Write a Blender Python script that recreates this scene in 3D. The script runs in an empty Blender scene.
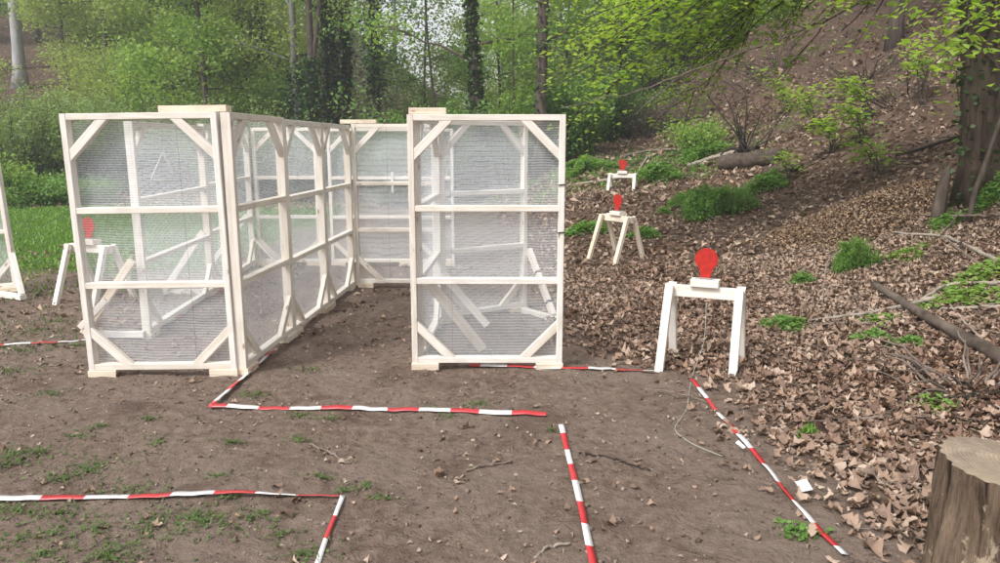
import bpy, math, random
import numpy as np
from mathutils import Vector, Matrix

random.seed(7)
rng = np.random.default_rng(11)
scene = bpy.context.scene
COL = scene.collection
R = math.radians

# ------------------------------------------------------------------ camera model
CAMZ, PITCH, FPX = 1.65, R(10.6), 740.0
SP, CP = math.sin(PITCH), math.cos(PITCH)

def ray(px, py):
    x, v = (px - 500) / FPX, (281.5 - py) / FPX
    return Vector((x, CP + v * SP, -SP + v * CP))

def P(px, py, z=0.0):
    d = ray(px, py)
    t = (z - CAMZ) / d.z
    return Vector((d.x * t, d.y * t, z))

def at(px, py, y):
    d = ray(px, py)
    t = y / d.y
    return Vector((d.x * t, y, CAMZ + d.z * t))

# ------------------------------------------------------------------ terrain
def sstep(a, b, x):
    t = np.clip((x - a) / (b - a), 0, 1)
    return t * t * (3 - 2 * t)

def splus(u, w):
    return 0.5 * (u + np.sqrt(u * u + w * w)) - 0.0

_W = [(rng.uniform(0, 6.28), rng.uniform(0, 6.28), rng.uniform(0, 6.28)) for _ in range(40)]
def wob(x, y, f, k=0):
    s = 0
    for i in range(5):
        a, b, c = _W[(k * 5 + i) % 40]
        s = s + np.sin(f * (1 + .37 * i) * (x * math.cos(a) + y * math.sin(a)) + b) * np.sin(f * (.8 + .29 * i) * (x * math.sin(c) - y * math.cos(c)) + c)
    return s / 5

FX_Y = np.array([-10, 0, 6, 9, 12, 16, 22, 30, 40, 60, 120.0])
FX_X = np.array([4.6, 4.5, 4.3, 4.2, 4.5, 4.9, 4.9, 4.0, 2.0, -1.0, -2.0])

def terrain(x, y):
    x = np.asarray(x, float); y = np.asarray(y, float)
    z = .115 * np.clip(splus(y - 9.8, 1.5) - .05, 0, 40) * sstep(-1.0, 2.5, x) * (1 - .0 * y)
    u = x - np.interp(y, FX_Y, FX_X)
    bank = splus(u, 1.2)
    bank = np.where(u < -3, 0, bank - .36 / np.maximum(.6, np.abs(u) + .6) * 0)
    bank = np.clip(bank - .11, 0, None)
    z = z + .68 * bank / (1 + bank / 60)
    z = z + (wob(x, y, .9, 1) * .42 + wob(x, y, 2.3, 2) * .16 + wob(x, y, 5.1, 0) * .05) * np.clip(bank * .5, 0, 1)
    # left hill
    lh = splus((y - 23.5) * .75 + np.clip(-x - 12, 0, 30) * .25, 2.0)
    z = z + .40 * np.clip(lh - .1, 0, 30) * sstep(-5, -14, x)
    # middle: gentle rise far off
    z = z + .03 * np.clip(y - 24, 0, 60) * sstep(-14, -5, x) * sstep(2, -4, x)
    # soft bumps
    z = z + wob(x, y, .8, 3) * .025 * sstep(2.0, 6.0, np.hypot(x, y - 2)) + wob(x, y, 5.0, 4) * .012 + wob(x, y, 13.0, 5) * .009
    return z

def tz(x, y):
    return float(terrain(x, y))

def hit(px, py, lift=0.0):
    d = ray(px, py)
    t = .5
    while t < 150:
        x, y, z = d.x * t, d.y * t, CAMZ + d.z * t
        if z < tz(x, y):
            lo, hi = t - .2, t
            for _ in range(18):
                m = (lo + hi) / 2
                if CAMZ + d.z * m < tz(d.x * m, d.y * m): hi = m
                else: lo = m
            x, y = d.x * hi, d.y * hi
            return Vector((x, y, tz(x, y) + lift))
        t += .1 if t < 20 else .3
    x, y = d.x * 60, d.y * 60
    return Vector((x, y, tz(x, y) + lift))

# ------------------------------------------------------------------ materials
def mat_new(name):
    m = bpy.data.materials.new(name)
    m.use_nodes = True
    nt = m.node_tree
    nt.nodes.clear()
    out = nt.nodes.new('ShaderNodeOutputMaterial')
    return m, nt, out

def N(nt, t, **kw):
    n = nt.nodes.new('ShaderNode' + t)
    for k, v in kw.items():
        if k in ('operation', 'blend_type', 'data_type', 'feature', 'wave_type', 'bands_direction', 'attribute_name', 'uv_map', 'rings_direction', 'noise_dimensions', 'distance'):
            setattr(n, k, v)
        else:
            n.inputs[k].default_value = v
    return n

def ramp(nt, fac, stops):
    r = nt.nodes.new('ShaderNodeValToRGB')
    el = r.color_ramp.elements
    while len(el) < len(stops): el.new(.5)
    for e, (p, c) in zip(el, stops):
        e.position = p
        e.color = (*c, 1) if len(c) == 3 else c
    nt.links.new(fac, r.inputs[0])
    return r

def mixc(nt, fac, a, b, mode='MIX'):
    m = nt.nodes.new('ShaderNodeMix')
    m.data_type = 'RGBA'; m.blend_type = mode
    L = nt.links
    for s, v in ((0, fac), (6, a), (7, b)):
        if isinstance(v, (int, float)): m.inputs[s].default_value = v
        elif isinstance(v, tuple): m.inputs[s].default_value = (*v, 1)
        else: L.new(v, m.inputs[s])
    return m.outputs[2]

def math_(nt, op, a, b=None, c=None, clamp=False):
    m = nt.nodes.new('ShaderNodeMath')
    m.operation = op; m.use_clamp = clamp
    for i, v in enumerate((a, b, c)):
        if v is None: continue
        if isinstance(v, (int, float)): m.inputs[i].default_value = v
        else: nt.links.new(v, m.inputs[i])
    return m.outputs[0]

def noise(nt, vec, scale, detail=4, rough=.55, dist=0):
    n = nt.nodes.new('ShaderNodeTexNoise')
    n.inputs['Scale'].default_value = scale
    n.inputs['Detail'].default_value = detail
    n.inputs['Roughness'].default_value = rough
    n.inputs['Distortion'].default_value = dist
    if vec is not None: nt.links.new(vec, n.inputs['Vector'])
    return n.outputs['Fac']

def coords(nt, which='Object', scale=None):
    t = nt.nodes.new('ShaderNodeTexCoord').outputs[which]
    if scale is None: return t
    mp = nt.nodes.new('ShaderNodeMapping')
    mp.inputs['Scale'].default_value = scale
    nt.links.new(t, mp.inputs['Vector'])
    return mp.outputs[0]

def principled(nt, out, col, rough=.8, bump=None, bstr=.3, bdist=.01, spec=.3, metallic=0):
    b = nt.nodes.new('ShaderNodeBsdfPrincipled')
    if isinstance(col, tuple): b.inputs['Base Color'].default_value = (*col, 1)
    else: nt.links.new(col, b.inputs['Base Color'])
    b.inputs['Roughness'].default_value = rough
    b.inputs['Specular IOR Level'].default_value = spec
    b.inputs['Metallic'].default_value = metallic
    if bump is not None:
        bp = nt.nodes.new('ShaderNodeBump')
        bp.inputs['Strength'].default_value = bstr
        bp.inputs['Distance'].default_value = bdist
        nt.links.new(bump, bp.inputs['Height'])
        nt.links.new(bp.outputs[0], b.inputs['Normal'])
    nt.links.new(b.outputs[0], out.inputs[0])
    return b

def mat_wood(name, c_light, c_dark, knots=True):
    m, nt, out = mat_new(name)
    co = coords(nt, 'Object', (3, 45, 45))
    info = nt.nodes.new('ShaderNodeObjectInfo')
    add = nt.nodes.new('ShaderNodeVectorMath'); add.operation = 'ADD'
    cmb = nt.nodes.new('ShaderNodeCombineXYZ')
    rr = math_(nt, 'MULTIPLY', info.outputs['Random'], 57.0)
    nt.links.new(rr, cmb.inputs[0]); nt.links.new(rr, cmb.inputs[1])
    nt.links.new(co, add.inputs[0]); nt.links.new(cmb.outputs[0], add.inputs[1])
    g = noise(nt, add.outputs[0], 1.0, 5, .6, .6)
    col = ramp(nt, g, [(.36, c_dark), (.60, c_light)]).outputs[0]
    tint = ramp(nt, info.outputs['Random'], [(0, (1, .95, .88)), (.5, (1, 1, 1)), (1, (.9, .84, .76))]).outputs[0]
    col = mixc(nt, .8, col, tint, 'MULTIPLY')
    # dirt and grey stains
    st = noise(nt, coords(nt, 'Object'), 5.0, 4, .6)
    col = mixc(nt, ramp(nt, st, [(.55, (0, 0, 0)), (.8, (.35, .35, .35))]).outputs[0], col, (.42, .36, .29))
    if knots:
        v = nt.nodes.new('ShaderNodeTexVoronoi')
        v.inputs['Scale'].default_value = 1.0
        c2 = coords(nt, 'Object', (4.2, 11, 11))
        a2 = nt.nodes.new('ShaderNodeVectorMath'); a2.operation = 'ADD'
        nt.links.new(c2, a2.inputs[0]); nt.links.new(cmb.outputs[0], a2.inputs[1])
        nt.links.new(a2.outputs[0], v.inputs['Vector'])
        k = ramp(nt, v.outputs['Distance'], [(.07, (1, 1, 1)), (.13, (0, 0, 0))]).outputs[0]
        col = mixc(nt, math_(nt, 'MULTIPLY', k, .75), col, (.25, .14, .075))
    principled(nt, out, col, .72, g, .25, .004, .25)
    return m

def mat_leaf(name, cols, trans=.35, rough=.55):
    m, nt, out = mat_new(name)
    gi = nt.nodes.new('ShaderNodeNewGeometry')
    st = [(i / max(1, len(cols) - 1), c) for i, c in enumerate(cols)]
    col = ramp(nt, gi.outputs['Random Per Island'], st).outputs[0]
    big = noise(nt, coords(nt, 'Object'), .35, 2)
    col = mixc(nt, ramp(nt, big, [(.35, (0, 0, 0)), (.7, (.5, .5, .5))]).outputs[0], col, cols[-1])
    d = nt.nodes.new('ShaderNodeBsdfPrincipled')
    d.inputs['Roughness'].default_value = rough
    d.inputs['Specular IOR Level'].default_value = .3
    nt.links.new(col, d.inputs['Base Color'])
    t = nt.nodes.new('ShaderNodeBsdfTranslucent')
    nt.links.new(mixc(nt, 1.0, col, (1.25, 1.2, .6), 'MULTIPLY'), t.inputs[0])
    mx = nt.nodes.new('ShaderNodeMixShader')
    mx.inputs[0].default_value = trans
    nt.links.new(d.outputs[0], mx.inputs[1]); nt.links.new(t.outputs[0], mx.inputs[2])
    nt.links.new(mx.outputs[0], out.inputs[0])
    return m

def mat_bark(name, c0, c1, c2=None, sc=(14, 14, 2.5), bstr=.7):
    m, nt, out = mat_new(name)
    co = coords(nt, 'Object', sc)
    n = noise(nt, co, 1.0, 6, .65, .4)
    col = ramp(nt, n, [(.32, c0), (.68, c1)]).outputs[0]
    if c2 is not None:
        n2 = noise(nt, coords(nt, 'Object'), 1.7, 4)
        col = mixc(nt, ramp(nt, n2, [(.5, (0, 0, 0)), (.68, (.8, .8, .8))]).outputs[0], col, c2)
    principled(nt, out, col, .9, n, bstr, .02, .15)
    return m

def mat_net():
    m, nt, out = mat_new('white_netting')
    uv = nt.nodes.new('ShaderNodeUVMap').outputs[0]
    nz = nt.nodes.new('ShaderNodeTexNoise')
    nz.inputs['Scale'].default_value = 5; nz.inputs['Detail'].default_value = 3
    nt.links.new(uv, nz.inputs['Vector'])
    wv = nt.nodes.new('ShaderNodeVectorMath'); wv.operation = 'SCALE'
    wv.inputs['Scale'].default_value = .013
    nt.links.new(nz.outputs['Color'], wv.inputs[0])
    ad = nt.nodes.new('ShaderNodeVectorMath'); ad.operation = 'ADD'
    nt.links.new(uv, ad.inputs[0]); nt.links.new(wv.outputs[0], ad.inputs[1])
    sp = nt.nodes.new('ShaderNodeSeparateXYZ')
    nt.links.new(ad.outputs[0], sp.inputs[0])
    pitch = .0075
    tx = math_(nt, 'FRACT', math_(nt, 'DIVIDE', sp.outputs[0], pitch))
    ty = math_(nt, 'FRACT', math_(nt, 'DIVIDE', sp.outputs[1], .0112))
    gx = math_(nt, 'LESS_THAN', tx, .11)
    gy = math_(nt, 'LESS_THAN', ty, .21)
    a = math_(nt, 'MAXIMUM', gx, gy)
    # pulled, bunched threads: broad slack ripples change how tight the weave is
    rp = nt.nodes.new('ShaderNodeTexNoise')
    mp = nt.nodes.new('ShaderNodeMapping'); mp.inputs['Scale'].default_value = (1.6, 24, 1)
    nt.links.new(uv, mp.inputs[0]); nt.links.new(mp.outputs[0], rp.inputs['Vector'])
    rp.inputs['Scale'].default_value = 1.0; rp.inputs['Detail'].default_value = 3; rp.inputs['Distortion'].default_value = .7
    bunch = ramp(nt, rp.outputs['Fac'], [(.34, (0, 0, 0)), (.62, (1, 1, 1))]).outputs[0]
    a = math_(nt, 'MAXIMUM', a, math_(nt, 'MULTIPLY', bunch, .08))
    wt = nt.nodes.new('ShaderNodeTexWave'); wt.wave_type = 'BANDS'; wt.bands_direction = 'Y'
    wt.inputs['Scale'].default_value = 7.5; wt.inputs['Distortion'].default_value = 5; wt.inputs['Detail'].default_value = 2; wt.inputs['Detail Scale'].default_value = .6
    nt.links.new(uv, wt.inputs['Vector'])
    fold = ramp(nt, wt.outputs['Fac'], [(.45, (0, 0, 0)), (.9, (1, 1, 1))]).outputs[0]
    a = math_(nt, 'MAXIMUM', a, math_(nt, 'MULTIPLY', fold, .05))
    # selvedge seams
    se = math_(nt, 'FRACT', math_(nt, 'DIVIDE', math_(nt, 'ADD', sp.outputs[0], .35), .92))
    sd = math_(nt, 'LESS_THAN', se, .0035)
    a = math_(nt, 'MAXIMUM', a, math_(nt, 'MULTIPLY', sd, .4))
    col = mixc(nt, sd, (.88, .91, .95), (.4, .4, .41))
    d = nt.nodes.new('ShaderNodeBsdfDiffuse'); t2 = nt.nodes.new('ShaderNodeBsdfTranslucent')
    nt.links.new(col, d.inputs[0]); nt.links.new(col, t2.inputs[0])
    mx = nt.nodes.new('ShaderNodeMixShader'); mx.inputs[0].default_value = .4
    nt.links.new(d.outputs[0], mx.inputs[1]); nt.links.new(t2.outputs[0], mx.inputs[2])
    tr = nt.nodes.new('ShaderNodeBsdfTransparent')
    m2 = nt.nodes.new('ShaderNodeMixShader')
    nt.links.new(a, m2.inputs[0]); nt.links.new(tr.outputs[0], m2.inputs[1]); nt.links.new(mx.outputs[0], m2.inputs[2])
    nt.links.new(m2.outputs[0], out.inputs[0])
    return m

def mat_plain(name, col, rough=.5, spec=.4, metallic=0, var=.12, scale=30):
    m, nt, out = mat_new(name)
    n = noise(nt, coords(nt, 'Object'), scale, 4)
    c = ramp(nt, n, [(.3, tuple(v * (1 - var) for v in col)), (.7, tuple(min(1, v * (1 + var)) for v in col))]).outputs[0]
    principled(nt, out, c, rough, n, .15, .003, spec, metallic)
    return m

def mat_ground():
    m, nt, out = mat_new('woodland_ground')
    L = nt.links
    co = nt.nodes.new('ShaderNodeTexCoord').outputs['Object']
    def attr(n):
        a = nt.nodes.new('ShaderNodeAttribute'); a.attribute_name = n
        return a.outputs['Fac']
    # bare soil
    n1 = noise(nt, co, 1.1, 5, .6)
    n2 = noise(nt, co, 14, 6, .7)
    n3 = noise(nt, co, 90, 4, .7)
    soil = ramp(nt, n2, [(.28, (.092, .060, .045)), (.5, (.188, .134, .104)), (.74, (.275, .212, .172))]).outputs[0]
    soil = mixc(nt, ramp(nt, n1, [(.42, (0, 0, 0)), (.62, (.7, .7, .7))]).outputs[0], soil, (.225, .172, .138))
    n5 = noise(nt, co, 1.9, 4, .6, .5)
    soil = mixc(nt, ramp(nt, n5, [(.54, (0, 0, 0)), (.66, (.55, .55, .55))]).outputs[0], soil, (.085, .050, .037))
    soil = mixc(nt, ramp(nt, n3, [(.58, (0, 0, 0)), (.72, (.8, .8, .8))]).outputs[0], soil, (.27, .215, .175))
    soil = mixc(nt, ramp(nt, n3, [(.27, (.8, .8, .8)), (.4, (0, 0, 0))]).outputs[0], soil, (.05, .034, .026))
    # leaf litter, seen between the loose leaves
    v = nt.nodes.new('ShaderNodeTexVoronoi'); v.inputs['Scale'].default_value = 15
    L.new(co, v.inputs['Vector'])
    sx = nt.nodes.new('ShaderNodeSeparateColor'); L.new(v.outputs['Color'], sx.inputs[0])
    lit = ramp(nt, sx.outputs[0], [(0, (.055, .034, .024)), (.35, (.13, .08, .055)), (.7, (.22, .145, .105)), (1, (.32, .23, .175))]).outputs[0]
    lit = mixc(nt, ramp(nt, v.outputs['Distance'], [(.02, (0, 0, 0)), (.055, (.55, .55, .55))]).outputs[0], lit, (.06, .038, .027))
    lm = math_(nt, 'ADD', attr('litter'), math_(nt, 'MULTIPLY', math_(nt, 'SUBTRACT', noise(nt, co, 5, 5, .7), .5), 1.1))
    lm = math_(nt, 'MULTIPLY', math_(nt, 'SUBTRACT', lm, .38), 4.0, clamp=True)
    col = mixc(nt, lm, soil, lit)
    # bare dark earth on the steep bank, with tree shade painted in higher up
    em = math_(nt, 'ADD', attr('earth'), math_(nt, 'MULTIPLY', math_(nt, 'SUBTRACT', noise(nt, co, .7, 5, .65), .5), 1.4))
    em = math_(nt, 'MULTIPLY', math_(nt, 'SUBTRACT', em, .45), 3.0, clamp=True)
    col = mixc(nt, math_(nt, 'MULTIPLY', em, .8), col, ramp(nt, n2, [(.3, (.055, .033, .024)), (.7, (.15, .098, .073))]).outputs[0])
    # grass
    gm = math_(nt, 'ADD', attr('grass'), math_(nt, 'MULTIPLY', math_(nt, 'SUBTRACT', noise(nt, co, 2.2, 5, .65), .5), 1.2))
    gm = math_(nt, 'MULTIPLY', math_(nt, 'SUBTRACT', gm, .45), 3.0, clamp=True)
    gr = ramp(nt, n2, [(.3, (.045, .085, .018)), (.7, (.085, .16, .03))]).outputs[0]
    col = mixc(nt, gm, col, gr)
    h = math_(nt, 'ADD', math_(nt, 'MULTIPLY', n2, .7), math_(nt, 'MULTIPLY', n3, .35))
    h = math_(nt, 'ADD', h, math_(nt, 'MULTIPLY', noise(nt, co, 5.5, 3, .6, .8), 1.3))
    principled(nt, out, col, .95, h, 1.0, .045, .1)
    return m

M = {}
M['ground'] = mat_ground()
M['wood'] = mat_wood('fresh_sawn_spruce', (.78, .75, .705), (.66, .61, .545))
M['wood_b'] = mat_wood('yellow_sawn_spruce', (.74, .66, .55), (.61, .50, .385))
M['net'] = mat_net()
M['red'] = mat_plain('red_target_paint', (.40, .020, .013), .55, .3, 0, .3, 26)
M['steel'] = mat_plain('galvanised_steel', (.42, .42, .42), .4, .5, 1.0)
M['tape_red'] = mat_plain('red_barrier_film', (.50, .030, .036), .35, .5, 0, .2, 12)
M['tape_white'] = mat_plain('white_barrier_film', (.70, .69, .68), .4, .5, 0, .16, 12)
M['paper'] = mat_plain('white_card', (.82, .82, .80), .8, .2)
M['cord'] = mat_plain('pale_green_cord', (.40, .42, .34), .7, .2)
M['strap'] = mat_plain('dark_strap', (.03, .03, .035), .6, .3)
M['spring'] = mat_leaf('spring_leaf', [(.17, .30, .065), (.24, .39, .085), (.32, .45, .12)], .5)
M['spring2'] = mat_leaf('yellow_spring_leaf', [(.21, .31, .085), (.29, .38, .11), (.36, .42, .15)], .5)
M['green'] = mat_leaf('mid_green_leaf', [(.095, .19, .05), (.145, .265, .065), (.20, .32, .09)], .45)
M['shrub'] = mat_leaf('shrub_leaf', [(.16, .255, .085), (.22, .325, .11), (.28, .37, .15)], .45)
M['ivy'] = mat_leaf('ivy_leaf', [(.020, .048, .014), (.040, .080, .022), (.06, .11, .03)], .15, .4)
M['nettle'] = mat_leaf('ground_plant_leaf', [(.11, .24, .05), (.165, .32, .07), (.24, .38, .11)], .48)
M['bright'] = mat_leaf('bright_beech_leaf', [(.20, .35, .05), (.28, .44, .065), (.36, .49, .10)], .55)
M['grass'] = mat_leaf('grass_blade', [(.11, .23, .035), (.165, .32, .05), (.23, .36, .08)], .35)
M['weed'] = mat_leaf('soil_weed', [(.055, .105, .025), (.09, .15, .04), (.15, .20, .07)], .3)
M['pale'] = mat_leaf('grey_catkin_leaf', [(.17, .17, .10), (.24, .22, .14), (.30, .27, .19)], .3)
M['dead'] = mat_leaf('dead_leaf', [(.060, .031, .021), (.125, .066, .045), (.205, .12, .080), (.285, .182, .126), (.47, .36, .28)], .12, .75)
M['chip'] = mat_leaf('wood_chip', [(.12, .085, .06), (.26, .2, .15), (.45, .38, .3), (.10, .07, .05)], 0.02, .85)
M['bark'] = mat_bark('brown_bark', (.040, .030, .024), (.135, .105, .085))
M['bark_old'] = mat_bark('furrowed_bark', (.020, .014, .010), (.105, .075, .056), (.06, .055, .035), (20, 20, 2.2), 1.0)
M['bark_grey'] = mat_bark('grey_bark', (.13, .12, .11), (.26, .25, .235), (.19, .185, .17), (6, 6, 2), .3)
M['bark_pale'] = mat_bark('pale_bark', (.26, .25, .25), (.42, .41, .41), (.33, .32, .32), (5, 5, 1.5), .2)
M['bark_dark'] = mat_bark('dark_bark', (.018, .014, .011), (.062, .048, .038))
M['twig'] = mat_bark('dry_twig', (.10, .075, .058), (.25, .20, .165), None, (9, 9, 9), .3)
M['twig_pale'] = mat_bark('bleached_twig', (.20, .165, .13), (.36, .31, .26), None, (9, 9, 9), .3)
M['log'] = mat_bark('log_bark', (.035, .025, .019), (.125, .095, .075), (.17, .135, .11), (9, 9, 9), .6)
M['stump'] = mat_bark('stump_side', (.040, .028, .020), (.165, .120, .085), (.30, .235, .165), (22, 22, 1.7), 1.0)

def mat_stump():
    m, nt, out = mat_new('cracked_stump_wood')
    a = noise(nt, coords(nt, 'Object', (20, 20, 1.2)), 1.0, 6, .7, .5)
    b = noise(nt, coords(nt, 'Object', (70, 70, 9)), 1.0, 5, .7)
    c = ramp(nt, a, [(.36, (.030, .021, .015)), (.46, (.13, .092, .064)), (.62, (.215, .16, .115))]).outputs[0]
    c = mixc(nt, .65, c, ramp(nt, b, [(.3, (.45, .42, .4)), (.65, (1.15, 1.1, 1.05))]).outputs[0], 'MULTIPLY')
    p = noise(nt, coords(nt, 'Object', (9, 9, 4.5)), 1.0, 5, .7)
    c = mixc(nt, ramp(nt, p, [(.60, (0, 0, 0)), (.64, (.85, .85, .85))]).outputs[0], c, (.42, .33, .235))
    h = math_(nt, 'ADD', math_(nt, 'MULTIPLY', a, 1.0), math_(nt, 'MULTIPLY', b, .4))
    principled(nt, out, c, .9, h, 1.0, .03, .15)
    return m
M['stump'] = mat_stump()

def mat_cut():
    m, nt, out = mat_new('weathered_cut_face')
    w = nt.nodes.new('ShaderNodeTexWave'); w.wave_type = 'RINGS'; w.rings_direction = 'Z'
    w.inputs['Scale'].default_value = 22; w.inputs['Distortion'].default_value = 2.5; w.inputs['Detail'].default_value = 3
    nt.links.new(coords(nt), w.inputs['Vector'])
    n = noise(nt, coords(nt), 9, 5, .7)
    c = ramp(nt, w.outputs['Fac'], [(.2, (.275, .215, .155)), (.8, (.30, .235, .17))]).outputs[0]
    c = mixc(nt, ramp(nt, n, [(.42, (0, 0, 0)), (.62, (.8, .8, .8))]).outputs[0], c, (.17, .13, .098))
    principled(nt, out, c, .85, w.outputs['Fac'], .4, .004, .2)
    return m
M['cut'] = mat_cut()

# ------------------------------------------------------------------ mesh helpers
def link(name, me, mats, parent=None, smooth=False):
    for mm in (mats if isinstance(mats, (list, tuple)) else [mats]):
        me.materials.append(mm)
    if smooth:
        me.polygons.foreach_set('use_smooth', np.ones(len(me.polygons), dtype=bool))
    o = bpy.data.objects.new(name, me)
    COL.objects.link(o)
    if parent is not None: o.parent = parent
    return o

def mesh_np(name, V, F, mats, parent=None, smooth=False, mi=None, uv=None):
    V = np.asarray(V, dtype=np.float32); F = np.asarray(F, dtype=np.int32)
    k = F.shape[1]
    me = bpy.data.meshes.new(name)
    me.vertices.add(len(V)); me.vertices.foreach_set('co', V.ravel())
    me.loops.add(F.size); me.loops.foreach_set('vertex_index', F.ravel())
    me.polygons.add(len(F))
    me.polygons.foreach_set('loop_start', np.arange(0, F.size, k, dtype=np.int32))
    me.polygons.foreach_set('loop_total', np.full(len(F), k, dtype=np.int32))
    if mi is not None: me.polygons.foreach_set('material_index', np.asarray(mi, dtype=np.int32))
    if uv is not None:
        ul = me.uv_layers.new(name='UVMap')
        ul.data.foreach_set('uv', np.asarray(uv, dtype=np.float32)[F.ravel()].ravel())
    me.update(calc_edges=True)
    me.validate()
    return link(name, me, mats, parent, smooth)

def tag(o, label=None, cat=None, group=None, kind=None):
    if label: o['label'] = label
    if cat: o['category'] = cat
    if group: o['group'] = group
    if kind: o['kind'] = kind
    return o

def empty(name, loc, rz=0.0):
    o = bpy.data.objects.new(name, None)
    o.empty_display_size = .2
    o.location = loc; o.rotation_euler = (0, 0, rz)
    COL.objects.link(o)
    return o

class Acc:
    def __init__(s): s.V = []; s.F = []; s.n = 0
    def add(s, V, F):
        s.V.append(np.asarray(V, float)); s.F.append(np.asarray(F, int) + s.n); s.n += len(V)
    def get(s): return np.concatenate(s.V), np.concatenate(s.F)
    def obj(s, name, mats, parent=None, smooth=True):
        V, F = s.get()
        return mesh_np(name, V, F, mats, parent, smooth)

def tube(pts, rad, k=8, cap=True, jit=0.0):
    pts = np.asarray([tuple(p) for p in pts], float); n = len(pts)
    rad = np.broadcast_to(np.asarray(rad, float), (n,))
    T = np.gradient(pts, axis=0); T /= np.linalg.norm(T, axis=1)[:, None] + 1e-9
    ref = np.array([0, 0, 1.0]) if abs(T[0][2]) < .9 else np.array([1.0, 0, 0])
    V = []
    u = np.cross(T[0], ref); u /= np.linalg.norm(u)
    a = np.arange(k) / k * 2 * np.pi
    for i in range(n):
        u = u - T[i] * np.dot(u, T[i]); u /= np.linalg.norm(u) + 1e-9
        w = np.cross(T[i], u)
        r = rad[i] * (1 + (rng.uniform(-jit, jit, k) if jit else 0))
        V.append(pts[i] + (np.cos(a) * r)[:, None] * u + (np.sin(a) * r)[:, None] * w)
    V = np.concatenate(V)
    F = []
    for i in range(n - 1):
        b = i * k
        for j in range(k):
            j2 = (j + 1) % k
            F.append((b + j, b + j2, b + k + j2, b + k + j))
    if cap:
        V = np.concatenate([V, [pts[0]], [pts[-1]]])
        c0, c1 = n * k, n * k + 1
        for j in range(0, k):
            j2 = (j + 1) % k
            F.append((c0, c0, j2, j)); F.append((c1, c1, (n - 1) * k + j, (n - 1) * k + j2))
        F = [f for f in F if f[0] != f[1]] + []
        # caps as quads over pairs of segments
        for j in range(0, k, 2):
            F.append((c0, (j + 2) % k, (j + 1) % k, j))
            b = (n - 1) * k
            F.append((c1, b + j, b + (j + 1) % k, b + (j + 2) % k))
    return V, np.array(F)

def poly(pts, n=12, wig=0.0):
    pts = np.asarray([tuple(p) for p in pts], float)
    d = np.r_[0, np.cumsum(np.linalg.norm(np.diff(pts, axis=0), axis=1))]
    t = np.linspace(0, d[-1], n)
    out = np.stack([np.interp(t, d, pts[:, i]) for i in range(3)], 1)
    for _ in range(2):
        out[1:-1] = (out[:-2] + 2 * out[1:-1] + out[2:]) / 4
    if wig: out[1:-1] += rng.normal(0, wig, (n - 2, 3))
    return out

def unit(v): return v / (np.linalg.norm(v, axis=-1, keepdims=True) + 1e-9)

def leaf_quads(c, size, flat=.5, aspect=.6, fold=.18, updir=None):
    """folded leaf quads scattered at points c"""
    n = len(c)
    c = np.asarray(c, float)
    s = (size * rng.uniform(.6, 1.35, n))[:, None]
    nrm = rng.normal(0, 1, (n, 3)); nrm = unit(nrm)
    nrm[:, 2] = np.abs(nrm[:, 2]); nrm = unit(nrm * (1 - flat) + np.array([0, 0, 1.0]) * flat)
    d = rng.normal(0, 1, (n, 3))
    if updir is not None: d = unit(d) + np.array([0, 0, updir])
    d = unit(d - nrm * np.sum(d * nrm, 1)[:, None])
    w = np.cross(nrm, d)
    base = c - d * s * .5; tip = c + d * s * .5
    mid = c - d * s * .05 - nrm * s * fold * .5
    l = mid + w * s * aspect * .5 + nrm * s * fold; r = mid - w * s * aspect * .5 + nrm * s * fold
    V = np.stack([base, r, tip, l], 1).reshape(-1, 3)
    F = np.arange(4 * n).reshape(n, 4)
    return V, F

# ------------------------------------------------------------------ ground
def dens(lo, hi, a, b, h, g):
    v = list(np.arange(a, b, h))
    s, x = h, b
    while x < hi: v.append(x); s *= g; x += s
    v.append(hi)
    s, x, l = h, a - h, []
    while x > lo: l.append(x); s *= g; x -= s
    l.append(lo)
    return np.array(l[::-1] + v)

xs = dens(-160, 160, -4.2, 6.0, .05, 1.07)
ys = dens(-40, 220, 1.8, 10.5, .05, 1.07)
GX, GY = np.meshgrid(xs, ys)
fine = sstep(14, 6, np.hypot(GX, GY - 3))
hn = rng.normal(0, 1, GX.shape)
hn = (hn + np.roll(hn, 1, 0) + np.roll(hn, 1, 1) + np.roll(hn, (1, 1), (0, 1))) / 2
GZ = terrain(GX, GY) + fine * hn * .0045
V = np.stack([GX, GY, GZ], -1).reshape(-1, 3)
ny, nx = GX.shape
idx = np.arange(nx * ny).reshape(ny, nx)
F = np.stack([idx[:-1, :-1], idx[:-1, 1:], idx[1:, 1:], idx[1:, :-1]], -1).reshape(-1, 4)
ground = mesh_np('ground', V, F, M['ground'], None, True)
tag(ground, 'trodden brown soil and leaf litter rising to a wooded bank', 'ground', kind='structure')

def litter_mask(x, y):
    xb = np.interp(y, [0, 4.9, 5.4, 6, 9, 13, 20], [1.55, 1.5, .95, .55, .45, .2, -.5])
    xb = xb + wob(x, y, 3.0, 6) * .18
    return sstep(-.35, .55, x - xb) ** 1.3
def grass_mask(x, y):
    g = sstep(8.0, 10.5, y + wob(x, y, 1.2, 7) * 1.2) * sstep(-3.1, -4.4, x) * sstep(23, 19, y)
    g = np.maximum(g, .75 * sstep(14.5, 17, y) * sstep(6, 4, x - (y - 15) * .12) * sstep(-2, 1, x) * sstep(24, 20, y))
    u = x - np.interp(y, FX_Y, FX_X)
    g = np.maximum(g, .5 * sstep(13, 16, y) * sstep(-1.5, 0, u) * sstep(7, 3, u) * sstep(30, 24, y) * sstep(-.25, .25, wob(x, y, .8, 6)))
    return np.maximum(g, .28 * sstep(6.2, 7.5, y) * sstep(-3.5, -4.5, x))
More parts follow.
